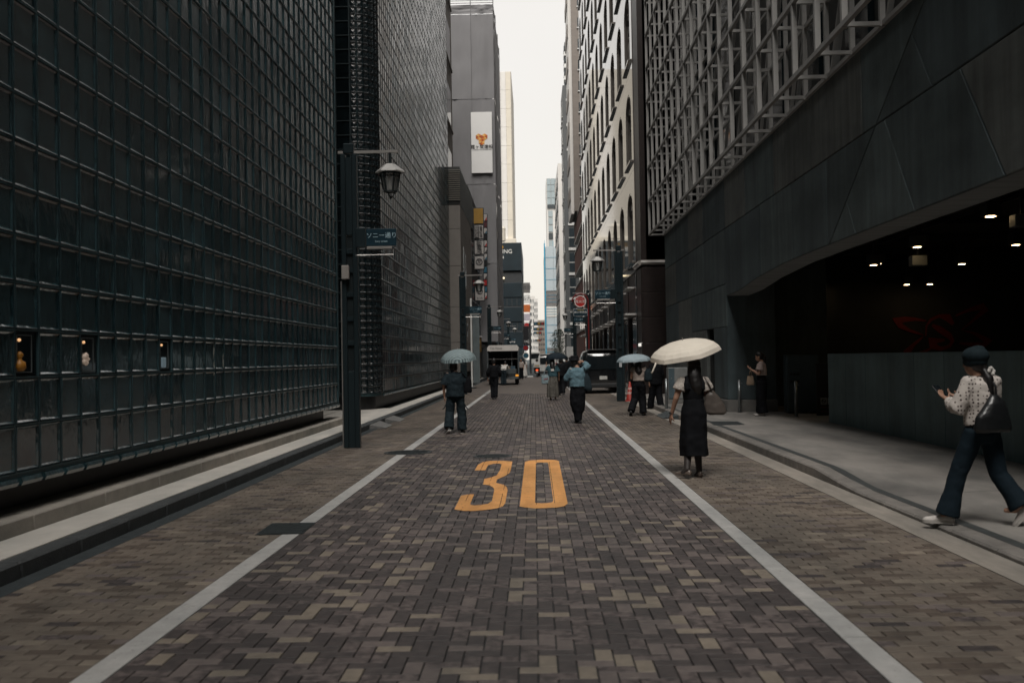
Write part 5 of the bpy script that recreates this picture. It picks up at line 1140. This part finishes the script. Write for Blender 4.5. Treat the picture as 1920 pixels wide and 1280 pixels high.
def body(parent, J, hands=((0, 0, -1, .3), (0, 0, -1, .3)), vox=.009, legs_mat=None, skin=None):
    mb = MB(); head(mb, J['head'], J['face'])
    hd_, nk = V(*J['head']), V(*J['neck'])
    mb.tube([hd_-V(0, 0, .04)-V(*J['face'])*.015, nk, nk-V(0, 0, .05)], [.048, .05, .07], 12)
    c, p = J['chest'], J['pel']
    vloft(mb, [(p[0], p[1], p[2]-.08, .10, .085), (p[0], p[1], p[2], .148, .105), (p[0]*.6+c[0]*.4, p[1]*.6+c[1]*.4, p[2]+.13, .118, .085), (c[0], c[1], c[2], .138, .098), (nk.x*.5+c[0]*.5, nk.y*.5+c[1]*.5, (nk.z+c[2])/2+.01, .15, .09), (nk.x, nk.y, nk.z-.035, .10, .065), (nk.x, nk.y, nk.z, .052, .05)])
    for k, s in enumerate('LR'):
        limb(mb, [J['sh'+s], J['el'+s], J['wr'+s]], [.052, .038, .024]); ell(mb, J['sh'+s], .056, .056, .056)
        limb(mb, [J['hi'+s], J['kn'+s], J['an'+s]], [.082, .054, .036])
        an, td = V(*J['an'+s]), V(*J['toe'+s]).normalized(); mb.tube([an, an-V(0, 0, .045)+td*.06, an-V(0, 0, .058)+td*.15], [.036, .034, .02], 8)
        h = hands[k]
        if h: hand(mb, J['wr'+s], h[:3], h[4:7] if len(h) > 6 else ((1 if s == 'L' else -1), .2, 0), h[3])
    return soft('body', mb, skin or m_skin, parent, vox, 3)
def trousers(parent, J, mat, hw=(.098, .088, .085, .09), z_end=.06, fold=.018, waist=None, vox=.011, name='trousers'):
    mb = MB(); p = J['pel']; z = (waist or p[2]+.13)
    vloft(mb, [(p[0], p[1], z, .128, .095), (p[0], p[1], p[2]+.03, .155, .118), (p[0], p[1], p[2]-.06, .155, .118), (p[0], p[1], p[2]-.13, .10, .09)])
    for s in 'LR':
        a, k, h = V(*J['an'+s]), V(*J['kn'+s]), V(*J['hi'+s]); e = k.lerp(a, 1-(z_end/.38) if False else .97); mid_ = k.lerp(a, .5)
        limb(mb, [h, h.lerp(k, .5), k, mid_, e-V(0, 0, .02)], [hw[0], (hw[0]+hw[1])/2, hw[1], hw[2], hw[3]], 14)
    return soft(name, mb, mat, parent, vox, 4, fold)
def top(parent, J, mat, sleeve=.5, hem=None, ease=.022, srad=.075, fold=.015, vox=.010, neck=True, name='shirt', cuff=None):
    mb = MB(); c, p = J['chest'], J['pel']; nk = V(*J['neck']); z = hem if hem is not None else p[2]+.02
    vloft(mb, [(p[0], p[1], z, .15+ease, .112+ease), (p[0]*.6+c[0]*.4, p[1]*.6+c[1]*.4, (z+c[2])/2, .142+ease, .108+ease), (c[0], c[1], c[2], .150+ease, .108+ease), (nk.x*.5+c[0]*.5, nk.y*.5+c[1]*.5, (nk.z+c[2])/2+.03, .158+ease*.5, .098+ease*.5), (nk.x, nk.y, nk.z-.03, .11, .075), (nk.x, nk.y, nk.z+.005, .064, .06)])
    for s in 'LR':
        sh, el, wr = V(*J['sh'+s]), V(*J['el'+s]), V(*J['wr'+s]); ell(mb, sh, .066, .066, .062)
        if sleeve <= 0: continue
        if sleeve <= 1: limb(mb, [sh, sh.lerp(el, sleeve)], [.062, srad])
        else: limb(mb, [sh, el, el.lerp(wr, sleeve-1)], [.062, srad*.95, cuff or srad*.62])
    return soft(name, mb, mat, parent, vox, 4, fold)
def skirt(parent, rows, mat, fold=.02, n=30, flute=0, name='skirt', nf=9, ph=0):
    mb = MB(); rg = []
    for i, (x, y, z, rx, ry) in enumerate(rows):
        t0 = i/(len(rows)-1); rg.append([(x+(rx+flute*t0*math.sin(nf*2*math.pi*j/n+ph))*math.cos(2*math.pi*j/n), y+(ry+flute*t0*math.sin(nf*2*math.pi*j/n+ph))*math.sin(2*math.pi*j/n), z) for j in range(n)])
    return soft(name, mb.rings(rg), mat, parent, .011, 3, fold, clouds2)
def hair(parent, c, f, kind='short', mat=None):
    c, f = V(*c), V(*f).normalized(); rot = math.atan2(f.y, f.x)-math.pi/2; mb = MB()
    ell(mb, c+V(0, 0, .035)-f*.014, .088, .102, .098, rot); ell(mb, c-f*.045-V(0, 0, .01), .082, .07, .09, rot)
    if kind == 'short': ell(mb, c-f*.05-V(0, 0, .05), .07, .05, .06, rot)
    if kind == 'bob': ell(mb, c-f*.03-V(0, 0, .05), .094, .08, .09, rot)
    if kind == 'long': mb.tube([c-f*.05, c-f*.09-V(.01, 0, .12), c-f*.105-V(-.02, 0, .26), c-f*.10-V(-.03, 0, .36)], [.09, .095, .10, .055], 14)
    if kind == 'tail': mb.tube([c-f*.10+V(0, 0, .02), c-f*.15-V(0, 0, .06), c-f*.145-V(0, 0, .2), c-f*.13-V(0, 0, .28)], [.03, .038, .03, .012], 10)
    if kind == 'low_tail': mb.tube([c-f*.09-V(0, 0, .08), c-f*.135-V(0, 0, .16), c-f*.14-V(0, 0, .30), c-f*.12-V(0, 0, .40)], [.032, .045, .042, .015], 10)
    return soft('hair', mb, mat or m_hair, parent, .010, 3, .012)
def bag(name, label, loc, rows, mat, strap=None, cat='bag', fold=.012, strap_mat=None):
    o = thing(name, label, cat, loc); mb = MB(); vloft(mb, rows, 20); soft('pouch', mb, mat, o, .010, 3, fold)
    for st in strap or []: MB().tube([V(*p) for p in st], .011, 6).build('strap', strap_mat or mat, o, True)
    return o
def umbrella(label, hub, r, depth, axis, mat, grip, n=8, pinch=.012, metal=None, closed_rim=True):
    """hub: tip of the canopy in world metres; axis: direction of the shaft from grip to tip; grip: hand position"""
    o = thing('umbrella', label, 'umbrella', tuple(hub), group='open umbrellas'); ax = V(*axis).normalized(); a = ax.orthogonal().normalized(); b = ax.cross(a); K = 6; S = 4; N = n*S; rg = []
    for i in range(K+1):
        t_ = i/K; rr_ = r*math.sin(t_*math.pi/2*.98); dz = -depth*(1-math.cos(t_*math.pi/2)); row = []
        for j in range(N):
            ph = 2*math.pi*j/N; fr = (j % S)/S; sg = math.sin(math.pi*fr); q = rr_*(1-(.055*sg*t_)); row.append(ax*(dz+pinch*sg*t_*1.6*(1 if i < K else .4))+a*q*math.cos(ph)+b*q*math.sin(ph))
        rg.append(row)
    mb = MB(); k = 0; v = [p for row in rg for p in row]; f = [(i*N+j, i*N+(j+1) % N, (i+1)*N+(j+1) % N, (i+1)*N+j) for i in range(K) for j in range(N)]
    cn_ = mb.add(v, f).build('canopy', mat, o, False, fix=False); sm = cn_.modifiers.new('t', 'SOLIDIFY'); sm.thickness = .004
    md = metal or m_arm; g_ = V(*grip)-V(*hub)
    for j in range(n):
        mb = MB(); mb.tube([rg[i][j*S]-ax*.007 for i in range(1, K+1)], .0035, 5); mb.tube([ax*(-depth*.95), rg[3][j*S]-ax*.01], .003, 5); mb.build('rib', md, o)
    MB().tube([ax*.05, V(0, 0, 0), g_], [.004, .006, .006], 8).build('shaft', md, o); MB().tube([g_+ax*.03, g_-ax*.10], .014, 8).build('handle', m_blk, o)
    return o
def person(label, loc, rz=0, h=1.6):
    o = thing('person', label, 'person', loc, rz); o.scale = (h/1.6,)*3; return o
def W(loc, rz, p, h=1.6):                                        # local joint to world
    c, s = math.cos(rz), math.sin(rz); k = h/1.6; return V(loc[0]+(p[0]*c-p[1]*s)*k, loc[1]+(p[0]*s+p[1]*c)*k, loc[2]+p[2]*k)
def J_(**k): d = dict(DEF); d.update(k); return d
CL = lambda n, c, r=.85, **k: M('cloth_'+n, c, r, var=k.pop('var', .15), scale=k.pop('scale', 6), bump=.05, bscale=200, spec=.15, **k)
c_blk = CL('black', (.0045, .005, .0065)); c_char = CL('charcoal', (.013, .021, .026)); c_navy = CL('navy', (.010, .016, .022)); c_blue = CL('blue_shirt', (.085, .15, .18), col2=(.12, .195, .23)); c_teal = CL('teal_tee', (.035, .075, .09)); c_gskirt = CL('grey_skirt', (.085, .08, .07)); c_beige = CL('beige_top', (.30, .25, .22)); c_white = CL('white_cloth', (.5, .48, .45)); c_pink = CL('pale_pink', (.34, .275, .255)); c_denim = CL('dark_denim', (.008, .016, .023))
# ---- the woman with the cream parasol
loc = (2.08, 13.2, .0); p11 = person('woman in black pinafore dress and lace blouse walking under a cream parasol', loc, rad(4), 1.58)
J = J_(elL=(-.235, -.01, 1.06), wrL=(-.285, .07, .84), elR=(.235, .03, 1.07), wrR=(.07, .20, 1.18), knL=(-.075, .02, .45), anL=(-.13, -.13, .12), toeL=(-.8, .8, 0), knR=(.06, .10, .45), anR=(.075, .06, .08), toeR=(-.1, 1, 0), head=(.03, .05, 1.47), face=(.15, 1, 0))
body(p11, J, ((-.15, .35, -1, .35), (-.3, .2, 1, 1.3)), .008)
lg = MB()
for s in 'LR':
    limb(lg, [V(*J['kn'+s])+V(0, 0, .12), J['kn'+s], V(*J['kn'+s]).lerp(V(*J['an'+s]), .35), J['an'+s], V(*J['an'+s])+V(*J['toe'+s]).normalized()*.08-V(0, 0, .055)], [.066, .058, .056, .040, .036])
soft('tights', lg, m_tights, p11, .009, 3)
skirt(p11, [(0, 0, 1.05, .135, .10), (0, -.005, .95, .155, .122), (0, -.01, .85, .172, .135), (0, 0, .6, .178, .15), (.0, .0, .42, .182, .165), (.0, .0, .29, .186, .175)], c_blk, .03, flute=.016, name='dress', nf=5)
mb = MB(); vloft(mb, [(0, 0, 1.04, .137, .102), (0, 0, 1.14, .15, .112), (0, 0, 1.20, .152, .112), (0, -.0, 1.245, .15, .10)])
for s in (-1, 1): mb.tube([(s*.10, -.09, 1.17), (s*.105, -.085, 1.25), (s*.088, -.045, 1.335), (s*.09, .05, 1.32), (s*.10, .10, 1.2)], [.042, .038, .032, .03, .035], 10)
soft('dress_bodice', mb, c_blk, p11, .009, 3, .008)
mb = MB(); vloft(mb, [(0, 0, 1.10, .142, .105), (0, 0, 1.20, .152, .108), (0, 0, 1.28, .145, .088), (0, 0, 1.325, .07, .06)])
for s, e in ((-1, J['elL']), (1, J['elR'])): a = V(s*.15, 0, 1.275); ell(mb, a, .076, .076, .07); limb(mb, [a, a.lerp(V(*e), .25), a.lerp(V(*e), .5)], [.066, .088, .092], 14)
soft('lace_blouse', mb, M('lace', (.42, .38, .34), .9, var=.45, scale=90, bump=.8, bscale=120), p11, .008, 1, .016)
hair(p11, J['head'], J['face'], 'long'); mb = MB(); mb.lathe([(.029, -.012), (.031, 0), (.029, .012)], 14, (J['wrL'][0], J['wrL'][1], J['wrL'][2]+.02)); mb.build('bracelet', m_blk, p11)
m_shoe = M('taupe_leather', (.11, .085, .07), .4)
for s in 'LR': shoe(p11, J['an'+s], J['toe'+s], m_shoe, .24, wd=.037)
gp = W(loc, rad(4), (.05, .25, 1.22), 1.58); hub = PY(1283, 638, 13.35)
m_cream_u = M('parasol_cream', (.60, .55, .47), .75, var=.05, scale=5, bump=.3, bscale=9)
u1 = umbrella('cream parasol tilted to the left with a dangling strap', (hub.x-.01, 13.42, hub.z-.005), .48, .20, (-.20, -.16, 1), m_cream_u, (gp.x, gp.y, gp.z), 6, .006)
q = PY(1226, 688, 13.2)-V(hub.x-.01, 13.42, hub.z); MB().tube([q+V(.03, 0, .06), q+V(.0, 0, -.01), q+V(-.015, 0, -.05), q+V(-.035, 0, -.075)], .012, 6).build('strap', m_cream_u, u1, True)
bl = W(loc, rad(4), (.27, -.03, .83), 1.58)
bag('shoulder_bag', 'taupe leather shoulder bag of the woman with the cream parasol', bl, [(.03, 0, .0, .10, .05), (.02, 0, .03, .145, .065), (-.0, 0, .14, .135, .06), (-.03, 0, .26, .085, .05), (-.04, 0, .32, .03, .03)], M('bag_taupe', (.075, .063, .055), .38, var=.2), [[(-.03, -.03, .30), (-.07, -.07, .40), (-.12, -.03, .49), (-.12, .06, .44), (-.05, .04, .30)]])
# ---- the woman with beret walking on the right pavement
loc = (3.97, 8.98, .058); rz = rad(22); p13 = person('person in dotted blouse, dark beret and flared jeans walking with a phone', loc, rz, 1.575)
J = J_(pel=(0, -.01, .87), chest=(-.01, .0, 1.16), neck=(-.015, .01, 1.335), head=(-.03, .04, 1.465), face=(-.25, 1, -.15), elL=(-.25, .03, 1.05), wrL=(-.20, .20, 1.13), elR=(.20, .07, 1.05), wrR=(-.02, .22, 1.14), knL=(-.16, .12, .48), anL=(-.235, .20, .085), toeL=(-.6, .8, 0), knR=(.13, -.05, .45), anR=(.22, -.22, .19), toeR=(-.6, .8, 0))
body(p13, J, ((.15, .8, .35, .6, .3, .2, 1), (-.5, .75, .3, .9, -.2, .3, 1)), .008)
trousers(p13, J, c_denim, (.098, .080, .082, .108), fold=.014)
dots = bpy.data.materials.new('dotted_blouse'); dots.use_nodes = True; t = dots.node_tree; b_ = t.nodes['Principled BSDF']; b_.inputs['Roughness'].default_value = .85
vo = t.nodes.new('ShaderNodeTexVoronoi'); vo.inputs['Scale'].default_value = 30; vo.inputs['Randomness'].default_value = .35; to = t.nodes.new('ShaderNodeTexCoord'); t.links.new(to.outputs['Object'], vo.inputs['Vector'])
cr2 = t.nodes.new('ShaderNodeValToRGB'); cr2.color_ramp.elements[0].position = .26; cr2.color_ramp.elements[1].position = .30; cr2.color_ramp.elements[0].color = (.035, .02, .02, 1); cr2.color_ramp.elements[1].color = (.46, .42, .385, 1)
t.links.new(vo.outputs['Distance'], cr2.inputs[0]); t.links.new(cr2.outputs[0], b_.inputs['Base Color'])
top(p13, J, dots, 1.86, hem=.90, ease=.026, srad=.082, fold=.02, name='blouse', cuff=.05)
hair(p13, J['head'], J['face'], 'low_tail')
mb = MB(); ell(mb, V(-.032, .02, 1.525), .112, .125, .085); ell(mb, V(-.03, .03, 1.47), .098, .115, .06); ell(mb, V(-.02, .0, 1.59), .06, .06, .03); soft('beret', mb, CL('beret', (.010, .018, .022)), p13, .009, 4)
mb = MB(); [ell(mb, V(.03*math.cos(k*1.05)+.035, -.085+.012*math.sin(k*2), 1.385+.03*math.sin(k*1.05)), .02, .02, .02) for k in range(6)]; soft('scrunchie', mb, c_white, p13, .008, 2)
for s in 'LR': shoe(p13, J['an'+s], J['toe'+s], M('sneaker_white', (.48, .45, .42), .6, var=.2, scale=25), .27, wd=.047, sole=M('sneaker_sole', (.4, .38, .35), .7), pitch=rad(52) if s == 'R' else 0)
pw = W(loc, rz, (-.15, .34, 1.20), 1.575); ph = thing('phone', 'black phone held by the person in the dotted blouse', 'phone', pw, rz); bx_ = MB().bbox(-.037, .037, -.006, .006, -.078, .078, .006).build('case', m_blk, ph); bx_.rotation_euler = (rad(-48), 0, 0); sx_ = MB().box(-.033, .033, -.0085, -.0065, -.072, .072).build('screen', m_cglass, ph); sx_.rotation_euler = (rad(-48), 0, 0)
bw = V(loc[0]+.02, loc[1]-.17, loc[2]+.83)
b13 = bag('shoulder_bag', 'large black leather shoulder bag of the person in the dotted blouse', bw, [(0, 0, 0, .16, .055), (0, 0, .03, .185, .075), (.0, 0, .13, .165, .07), (.03, 0, .26, .09, .05), (.04, .02, .33, .035, .03)], M('bag_black', (.010, .011, .012), .32, var=.3), [[(.04, .0, .31), (.06, .03, .40), (.03, .08, .50), (-.05, .16, .48), (-.03, .2, .3)]])
b13.rotation_euler = (0, 0, rad(12))
# ---- standing woman with phone
p = G(1428, 779, .13); loc = (p.x+.02, p.y, .13); rz = rad(72); p12 = person('woman in pale top and long black skirt standing at the pier looking at a phone', loc, rz, 1.56)
J = J_(head=(0, .05, 1.455), face=(0, 1, -.45), elL=(-.2, .05, 1.03), wrL=(-.08, .25, 1.15), elR=(.2, .04, 1.02), wrR=(.06, .23, 1.13), anL=(-.09, -.02, .08), anR=(.1, .04, .08))
body(p12, J, ((.3, .7, .5, .7, .3, .2, 1), (-.3, .7, .5, .7, -.3, .2, 1)), .009); trousers(p12, J, c_blk, (.125, .125, .125, .135), fold=.02, waist=1.06, name='wide_trousers')
top(p12, J, c_pink, .62, hem=1.0, srad=.105, fold=.012); hair(p12, J['head'], J['face'], 'tail')
for s in 'LR': shoe(p12, J['an'+s], J['toe'+s], M('sneaker_white', (.48, .45, .42), .6), .25, sole=m_blk)
pw = W(loc, rz, (0, .39, 1.24), 1.56); ph = thing('phone', 'phone held by the woman standing at the pier', 'phone', pw, rz); bx_ = MB().bbox(-.036, .036, -.006, .006, -.075, .075, .005).build('case', m_blk, ph); bx_.rotation_euler = (rad(-40), 0, 0); MB().box(-.03, .03, -.009, -.0065, -.07, .07).build('screen', m_cglass, ph).rotation_euler = (rad(-40), 0, 0)
bw = W(loc, rz, (-.04, .27, .76), 1.56); bag('hand_bag', 'tan cloth bag hanging from the arm of the woman at the pier', bw, [(0, 0, 0, .09, .035), (0, 0, .05, .10, .04), (0, 0, .22, .07, .03)], M('bag_tan', (.22, .16, .11), .7), [[(0, 0, .2), (-.03, -.06, .3), (-.02, -.1, .34), (.02, -.04, .3), (.03, 0, .2)]])
# ---- person with checked umbrella
loc = (-1.75, 21.7, .0); rz = rad(2); p1 = person('person in charcoal tee and cargo trousers under a checked umbrella at left', loc, rz, 1.6)
J = J_(elL=(-.25, -.01, 1.04), wrL=(-.24, .05, .80), elR=(.24, .06, 1.08), wrR=(.10, .22, 1.18), hiL=(-.09, 0, .85), hiR=(.09, 0, .85), knL=(-.125, .03, .46), anL=(-.15, -.16, .13), toeL=(-.35, 1, 0), knR=(.13, .06, .46), anR=(.14, .02, .08), head=(-.03, .03, 1.47))
body(p1, J, ((0, .2, -1, .4), (-.2, .2, 1, 1.3))); trousers(p1, J, c_char, (.098, .10, .105, .108), fold=.035)
top(p1, J, c_char, .92, hem=.80, ease=.055, srad=.105, fold=.03); hair(p1, J['head'], J['face'], 'bob')
for s in 'LR': shoe(p1, J['an'+s], J['toe'+s], m_blk, .27, sole=c_white, pitch=rad(24) if s == 'L' else 0)
for s in (-1, 1): MB().tube([(s*.19, -.03, .66), (s*.24, -.05, .56), (s*.28, -.05, .53)], .012, 5).build('strap_end', c_char, p1)
bw = W(loc, rz, (.27, .0, .88)); bag('shoulder_bag', 'black shoulder bag of the person under the checked umbrella', bw, [(0, 0, 0, .08, .06), (0, 0, .05, .10, .07), (0, 0, .28, .085, .06), (0, 0, .33, .05, .04)], c_blk, [[(-.02, -.04, .31), (-.09, -.1, .42), (-.14, -.02, .47), (-.12, .08, .40), (-.02, .05, .31)]])
chk = bpy.data.materials.new('checked_canopy'); chk.use_nodes = True; t = chk.node_tree; b_ = t.nodes['Principled BSDF']; b_.inputs['Roughness'].default_value = .8
ck = t.nodes.new('ShaderNodeTexChecker'); ck.inputs['Scale'].default_value = 56; ck.inputs['Color1'].default_value = (.30, .37, .38, 1); ck.inputs['Color2'].default_value = (.045, .075, .085, 1); to = t.nodes.new('ShaderNodeTexCoord'); mpn = t.nodes.new('ShaderNodeMapping'); mpn.inputs['Rotation'].default_value = (0, 0, .8); mpn.inputs['Scale'].default_value = (1, 1, 0); mpn.inputs['Location'].default_value = (.01, .01, .01); t.links.new(to.outputs['Object'], mpn.inputs['Vector']); t.links.new(mpn.outputs[0], ck.inputs['Vector']); t.links.new(ck.outputs['Color'], b_.inputs['Base Color'])
hub = PY(858, 655, 21.85); gp = W(loc, rz, (.08, .26, 1.2)); umbrella('pale blue finely checked umbrella at the left line', (hub.x, 21.85, hub.z), .40, .26, (-.06, -.12, 1), chk, gp, 8)
# ---- man in black
p = G(927, 748); loc = (p.x, p.y, 0); p2_ = person('person in black shirt and trousers walking behind the vending truck', loc, 0, 1.64)
J = J_(elL=(-.24, -.03, 1.04), wrL=(-.25, .05, .82), elR=(.24, -.02, 1.04), wrR=(.22, .08, .82), knL=(-.06, .08, .46), anL=(-.05, -.02, .08), knR=(.06, .0, .46), anR=(.05, -.10, .10))
body(p2_, J, vox=.011); trousers(p2_, J, c_blk, (.105, .095, .088, .085)); top(p2_, J, c_blk, 1.75, hem=.86, ease=.035, srad=.075); hair(p2_, J['head'], J['face'], 'short')
for s in 'LR': shoe(p2_, J['an'+s], J['toe'+s], m_blk)
# ---- man in blue shirt, hat, arms raised
p = G(1084, 793); loc = (p.x, p.y, 0); rz = rad(3); p8 = person('person in blue shirt, black hat and baggy black trousers with raised right arm', loc, rz, 1.63)
J = J_(head=(-.06, .05, 1.48), shR=(.16, .0, 1.30), elR=(.27, .12, 1.37), wrR=(.12, .16, 1.50), elL=(-.26, .06, 1.07), wrL=(-.12, .26, 1.15), knL=(-.04, .03, .46), anL=(-.03, .0, .08), knR=(.05, .0, .46), anR=(.04, -.05, .08))
body(p8, J, ((.5, .5, .3, .6), (-.6, -.1, -.5, .8, 0, 1, 0)), .009)
mb = MB(); vloft(mb, [(0, 0, 1.02, .14, .11), (0, 0, .9, .175, .135), (0, 0, .72, .188, .15), (.0, 0, .5, .185, .155), (0, -.01, .32, .15, .135), (0, -.02, .18, .10, .10), (0, -.02, .06, .085, .09)]); soft('baggy_trousers', mb, c_blk, p8, .011, 4, .04, clouds2)
top(p8, J, c_blue, 1.72, hem=.88, ease=.045, srad=.085, fold=.035); hair(p8, J['head'], J['face'], 'short')
mb = MB(); mb.lathe([(.125, 1.50), (.13, 1.515), (.102, 1.525), (.098, 1.60), (.08, 1.625), (.02, 1.632)], 20, (-.06, .04, 0)); ht = mb.build('hat', c_blk, p8, True)
for s in 'LR': shoe(p8, J['an'+s], J['toe'+s], m_blk)
bw = W(loc, rz, (.24, -.02, .78), 1.63); bag('shoulder_bag', 'dark soft shoulder bag of the person in the blue shirt', bw, [(0.02, 0, 0, .08, .06), (.0, 0, .06, .12, .08), (-.02, 0, .3, .09, .07), (-.03, 0, .42, .04, .04)], CL('bag_slate', (.018, .028, .034)), [[(-.03, -.02, .4), (-.06, -.08, .52), (-.09, -.02, .58), (-.05, .04, .4)]])
# ---- woman in teal tee with grey skirt
p = G(1037, 750); loc = (p.x, p.y, 0); p5_ = person('woman in teal tee and long grey skirt carrying a pale tote bag', loc, rad(-3), 1.58)
J = J_(elL=(-.25, .06, 1.16), wrL=(-.24, .12, 1.40), elR=(.24, .02, 1.04), wrR=(.24, .1, .84)); body(p5_, J, ((0, .1, 1, 1.2), (0, .2, -1, .4)), .011)
skirt(p5_, [(0, 0, 1.04, .14, .11), (0, 0, .9, .175, .14), (0, 0, .6, .21, .18), (0, 0, .3, .225, .2), (0, 0, .12, .22, .2)], c_gskirt, .03, flute=.03)
top(p5_, J, c_teal, .75, hem=.92, ease=.045, srad=.09, fold=.02); hair(p5_, J['head'], J['face'], 'long'); MB().box(-.06, .06, -.182, -.176, 1.13, 1.21).build('back_print', c_white, p5_)
for s in 'LR': shoe(p5_, J['an'+s], J['toe'+s], m_blk, sole=c_white)
bw = W(loc, rad(-3), (-.26, -.04, .62)); tb = thing('tote_bag', 'pale blue tote bag with red lettering hanging at left shoulder', 'bag', bw)
soft('pouch', MB().bbox(-.17, .17, -.05, .05, 0, .34, .03), CL('tote', (.19, .25, .27)), tb, .012, 3, .02); MB().tube([(-.09, -.05, .33), (.0, -.04, .60), (.06, 0, .70), (.09, .02, .6), (.08, .04, .33)], .012, 6).build('strap', CL('tote', (.19, .25, .27)), tb); text('lettering', 'Moe', .09, (0, -.066, .2), (rad(90), rad(-20), 0), m_sgr, tb)
hub = PY(1043, 661, 38.2); gp = W(loc, rad(-3), (-.2, .16, 1.45)); umbrella('dark navy umbrella of the woman in the teal tee', (hub.x, 38.25, hub.z), .42, .24, (.0, -.05, 1), c_navy, (hub.x-.0, 38.3, 1.2), 8)
# ---- two dark figures ahead of her
for lb, px, py, h_, k in (('dark-dressed person walking close behind the navy umbrella', 1053, 741, 1.66, 0), ('dark-suited person walking ahead near the right line', 1063, 728, 1.70, 1), ('far dark figure ahead near the right line', 1069, 712, 1.68, 2)):
    p = G(px, py); o = person(lb, (p.x, p.y, 0), 0, h_); J = J_(knL=(-.07, .1, .46), anL=(-.07, .12, .08), knR=(.07, -.02, .46), anR=(.07, -.16, .12)); body(o, J, vox=.013); trousers(o, J, c_blk, vox=.013); top(o, J, c_blk, 1.8, hem=.8, ease=.03, vox=.013); hair(o, J['head'], J['face'], 'short' if k else 'bob')
    for s in 'LR': shoe(o, J['an'+s], J['toe'+s], m_blk)
# ---- woman with light-blue umbrella
p = G(1199, 779); loc = (p.x, p.y, 0); rz = rad(-14); p9 = person('woman in beige sleeveless top and black trousers under a light blue umbrella', loc, rz, 1.58)
J = J_(elL=(-.21, .02, 1.03), wrL=(-.10, .2, 1.10), elR=(.22, .02, 1.06), wrR=(.08, .2, 1.2), knL=(-.12, .02, .46), anL=(-.20, -.24, .14), toeL=(-.2, 1, 0), knR=(.08, .08, .46), anR=(.11, .0, .08)); body(p9, J, ((.4, .5, .6, 1), (-.3, .3, 1, 1.2)))
trousers(p9, J, c_blk, (.11, .105, .10, .105), fold=.025, waist=1.03); top(p9, J, c_beige, .28, hem=.96, ease=.022, srad=.075, fold=.025); hair(p9, J['head'], J['face'], 'long')
for s in 'LR': shoe(p9, J['an'+s], J['toe'+s], m_blk, pitch=rad(30) if s == 'L' else 0)
bw = W(loc, rz, (.27, -.08, .92)); bag('backpack', 'dark soft bag on the right shoulder of the woman in beige', bw, [(0, 0, 0, .07, .06), (0, 0, .06, .115, .09), (0, 0, .26, .10, .08), (0, 0, .36, .05, .04)], c_char, [[(-.02, 0, .35), (-.08, .0, .45), (-.1, .08, .44), (-.06, .1, .3)]])
hub = PY(1188, 664, p.y+.1); gp = W(loc, rz, (.06, .23, 1.22)); umbrella('light blue umbrella held low over the woman in beige', (hub.x, p.y+.15, hub.z), .47, .19, (-.05, -.06, 1), M('umb_blue', (.25, .31, .34), .7, var=.06), gp, 8, .008)
# ---- dark person beside her
p = G(1237, 767); loc = (p.x-.1, p.y, 0); o = person('dark-dressed person stepping along beside the woman in beige', loc, rad(20), 1.64)
J = J_(knL=(-.08, .1, .46), anL=(-.10, .20, .08), toeL=(-.8, .6, 0), knR=(.08, -.02, .46), anR=(.10, -.10, .10), toeR=(-.5, 1, 0)); body(o, J, vox=.011); trousers(o, J, c_blk, (.11, .105, .1, .1)); top(o, J, c_blk, 1.8, hem=.74, ease=.05); hair(o, J['head'], J['face'], 'bob')
for s in 'LR': shoe(o, J['an'+s], J['toe'+s], m_blk)
# ---- people at the truck and beyond
o = person('vendor in white shirt leaning into the back of the truck', (-1.93, 60.75, 0), rad(-10), 1.62)
J = J_(chest=(.0, .18, 1.10), neck=(.02, .33, 1.22), head=(.03, .42, 1.33), shL=(-.15, .28, 1.19), shR=(.16, .28, 1.19), elL=(-.2, .45, 1.0), wrL=(-.12, .62, 1.0), elR=(.2, .45, 1.0), wrR=(.12, .62, 1.0)); body(o, J, ((0, 1, 0, .5), (0, 1, 0, .5)), .013); trousers(o, J, c_char, vox=.013); top(o, J, c_white, 1.5, hem=.92, vox=.013); hair(o, J['head'], J['face'], 'short')
for s in 'LR': shoe(o, J['an'+s], J['toe'+s], m_blk)
for lb, px, py, rz_, tm, kind in (('person in beige top and black trousers standing right of the truck', 977.5, 711, 170, c_beige, 0), ('person in long white dress walking right of the truck', 983.5, 708, 0, c_white, 1)):
    p = G(px, py); o = person(lb, (p.x, p.y, 0), rad(rz_), 1.62); J = J_(); body(o, J, vox=.014); top(o, J, tm, .7, hem=.9, vox=.014); hair(o, J['head'], J['face'], 'long' if kind else 'bob')
    if kind: skirt(o, [(0, 0, 1.0, .15, .12), (0, 0, .6, .2, .17), (0, 0, .15, .26, .22)], tm, .02, flute=.02)
    else: trousers(o, J, c_blk, vox=.014)
    for s in 'LR': shoe(o, J['an'+s], J['toe'+s], m_blk)
p = G(1004, 704); o = person('dark-dressed rider seated on the delivery scooter', (PY(1007, 700, 86).x, 86.45, .06), 0, 1.6)
J = J_(pel=(0, 0, .76), chest=(0, .08, 1.05), neck=(0, .12, 1.22), head=(0, .16, 1.36), shL=(-.16, .1, 1.17), shR=(.16, .1, 1.17), elL=(-.25, .3, 1.0), elR=(.25, .3, 1.0), wrL=(-.27, .52, 1.02), wrR=(.27, .52, 1.02), hiL=(-.1, 0, .74), hiR=(.1, 0, .74), knL=(-.17, .38, .70), knR=(.17, .38, .70), anL=(-.15, .36, .32), anR=(.15, .36, .32)); body(o, J, ((0, 1, 0, 1), (0, 1, 0, 1)), .014); trousers(o, J, c_blk, vox=.014, waist=.85); top(o, J, c_navy, 1.85, hem=.72, vox=.014)
mb = MB(); ell(mb, V(0, .16, 1.39), .125, .14, .13); mb.build('helmet', m_vblk, o, True)
for s in 'LR': shoe(o, J['an'+s], J['toe'+s], m_blk)
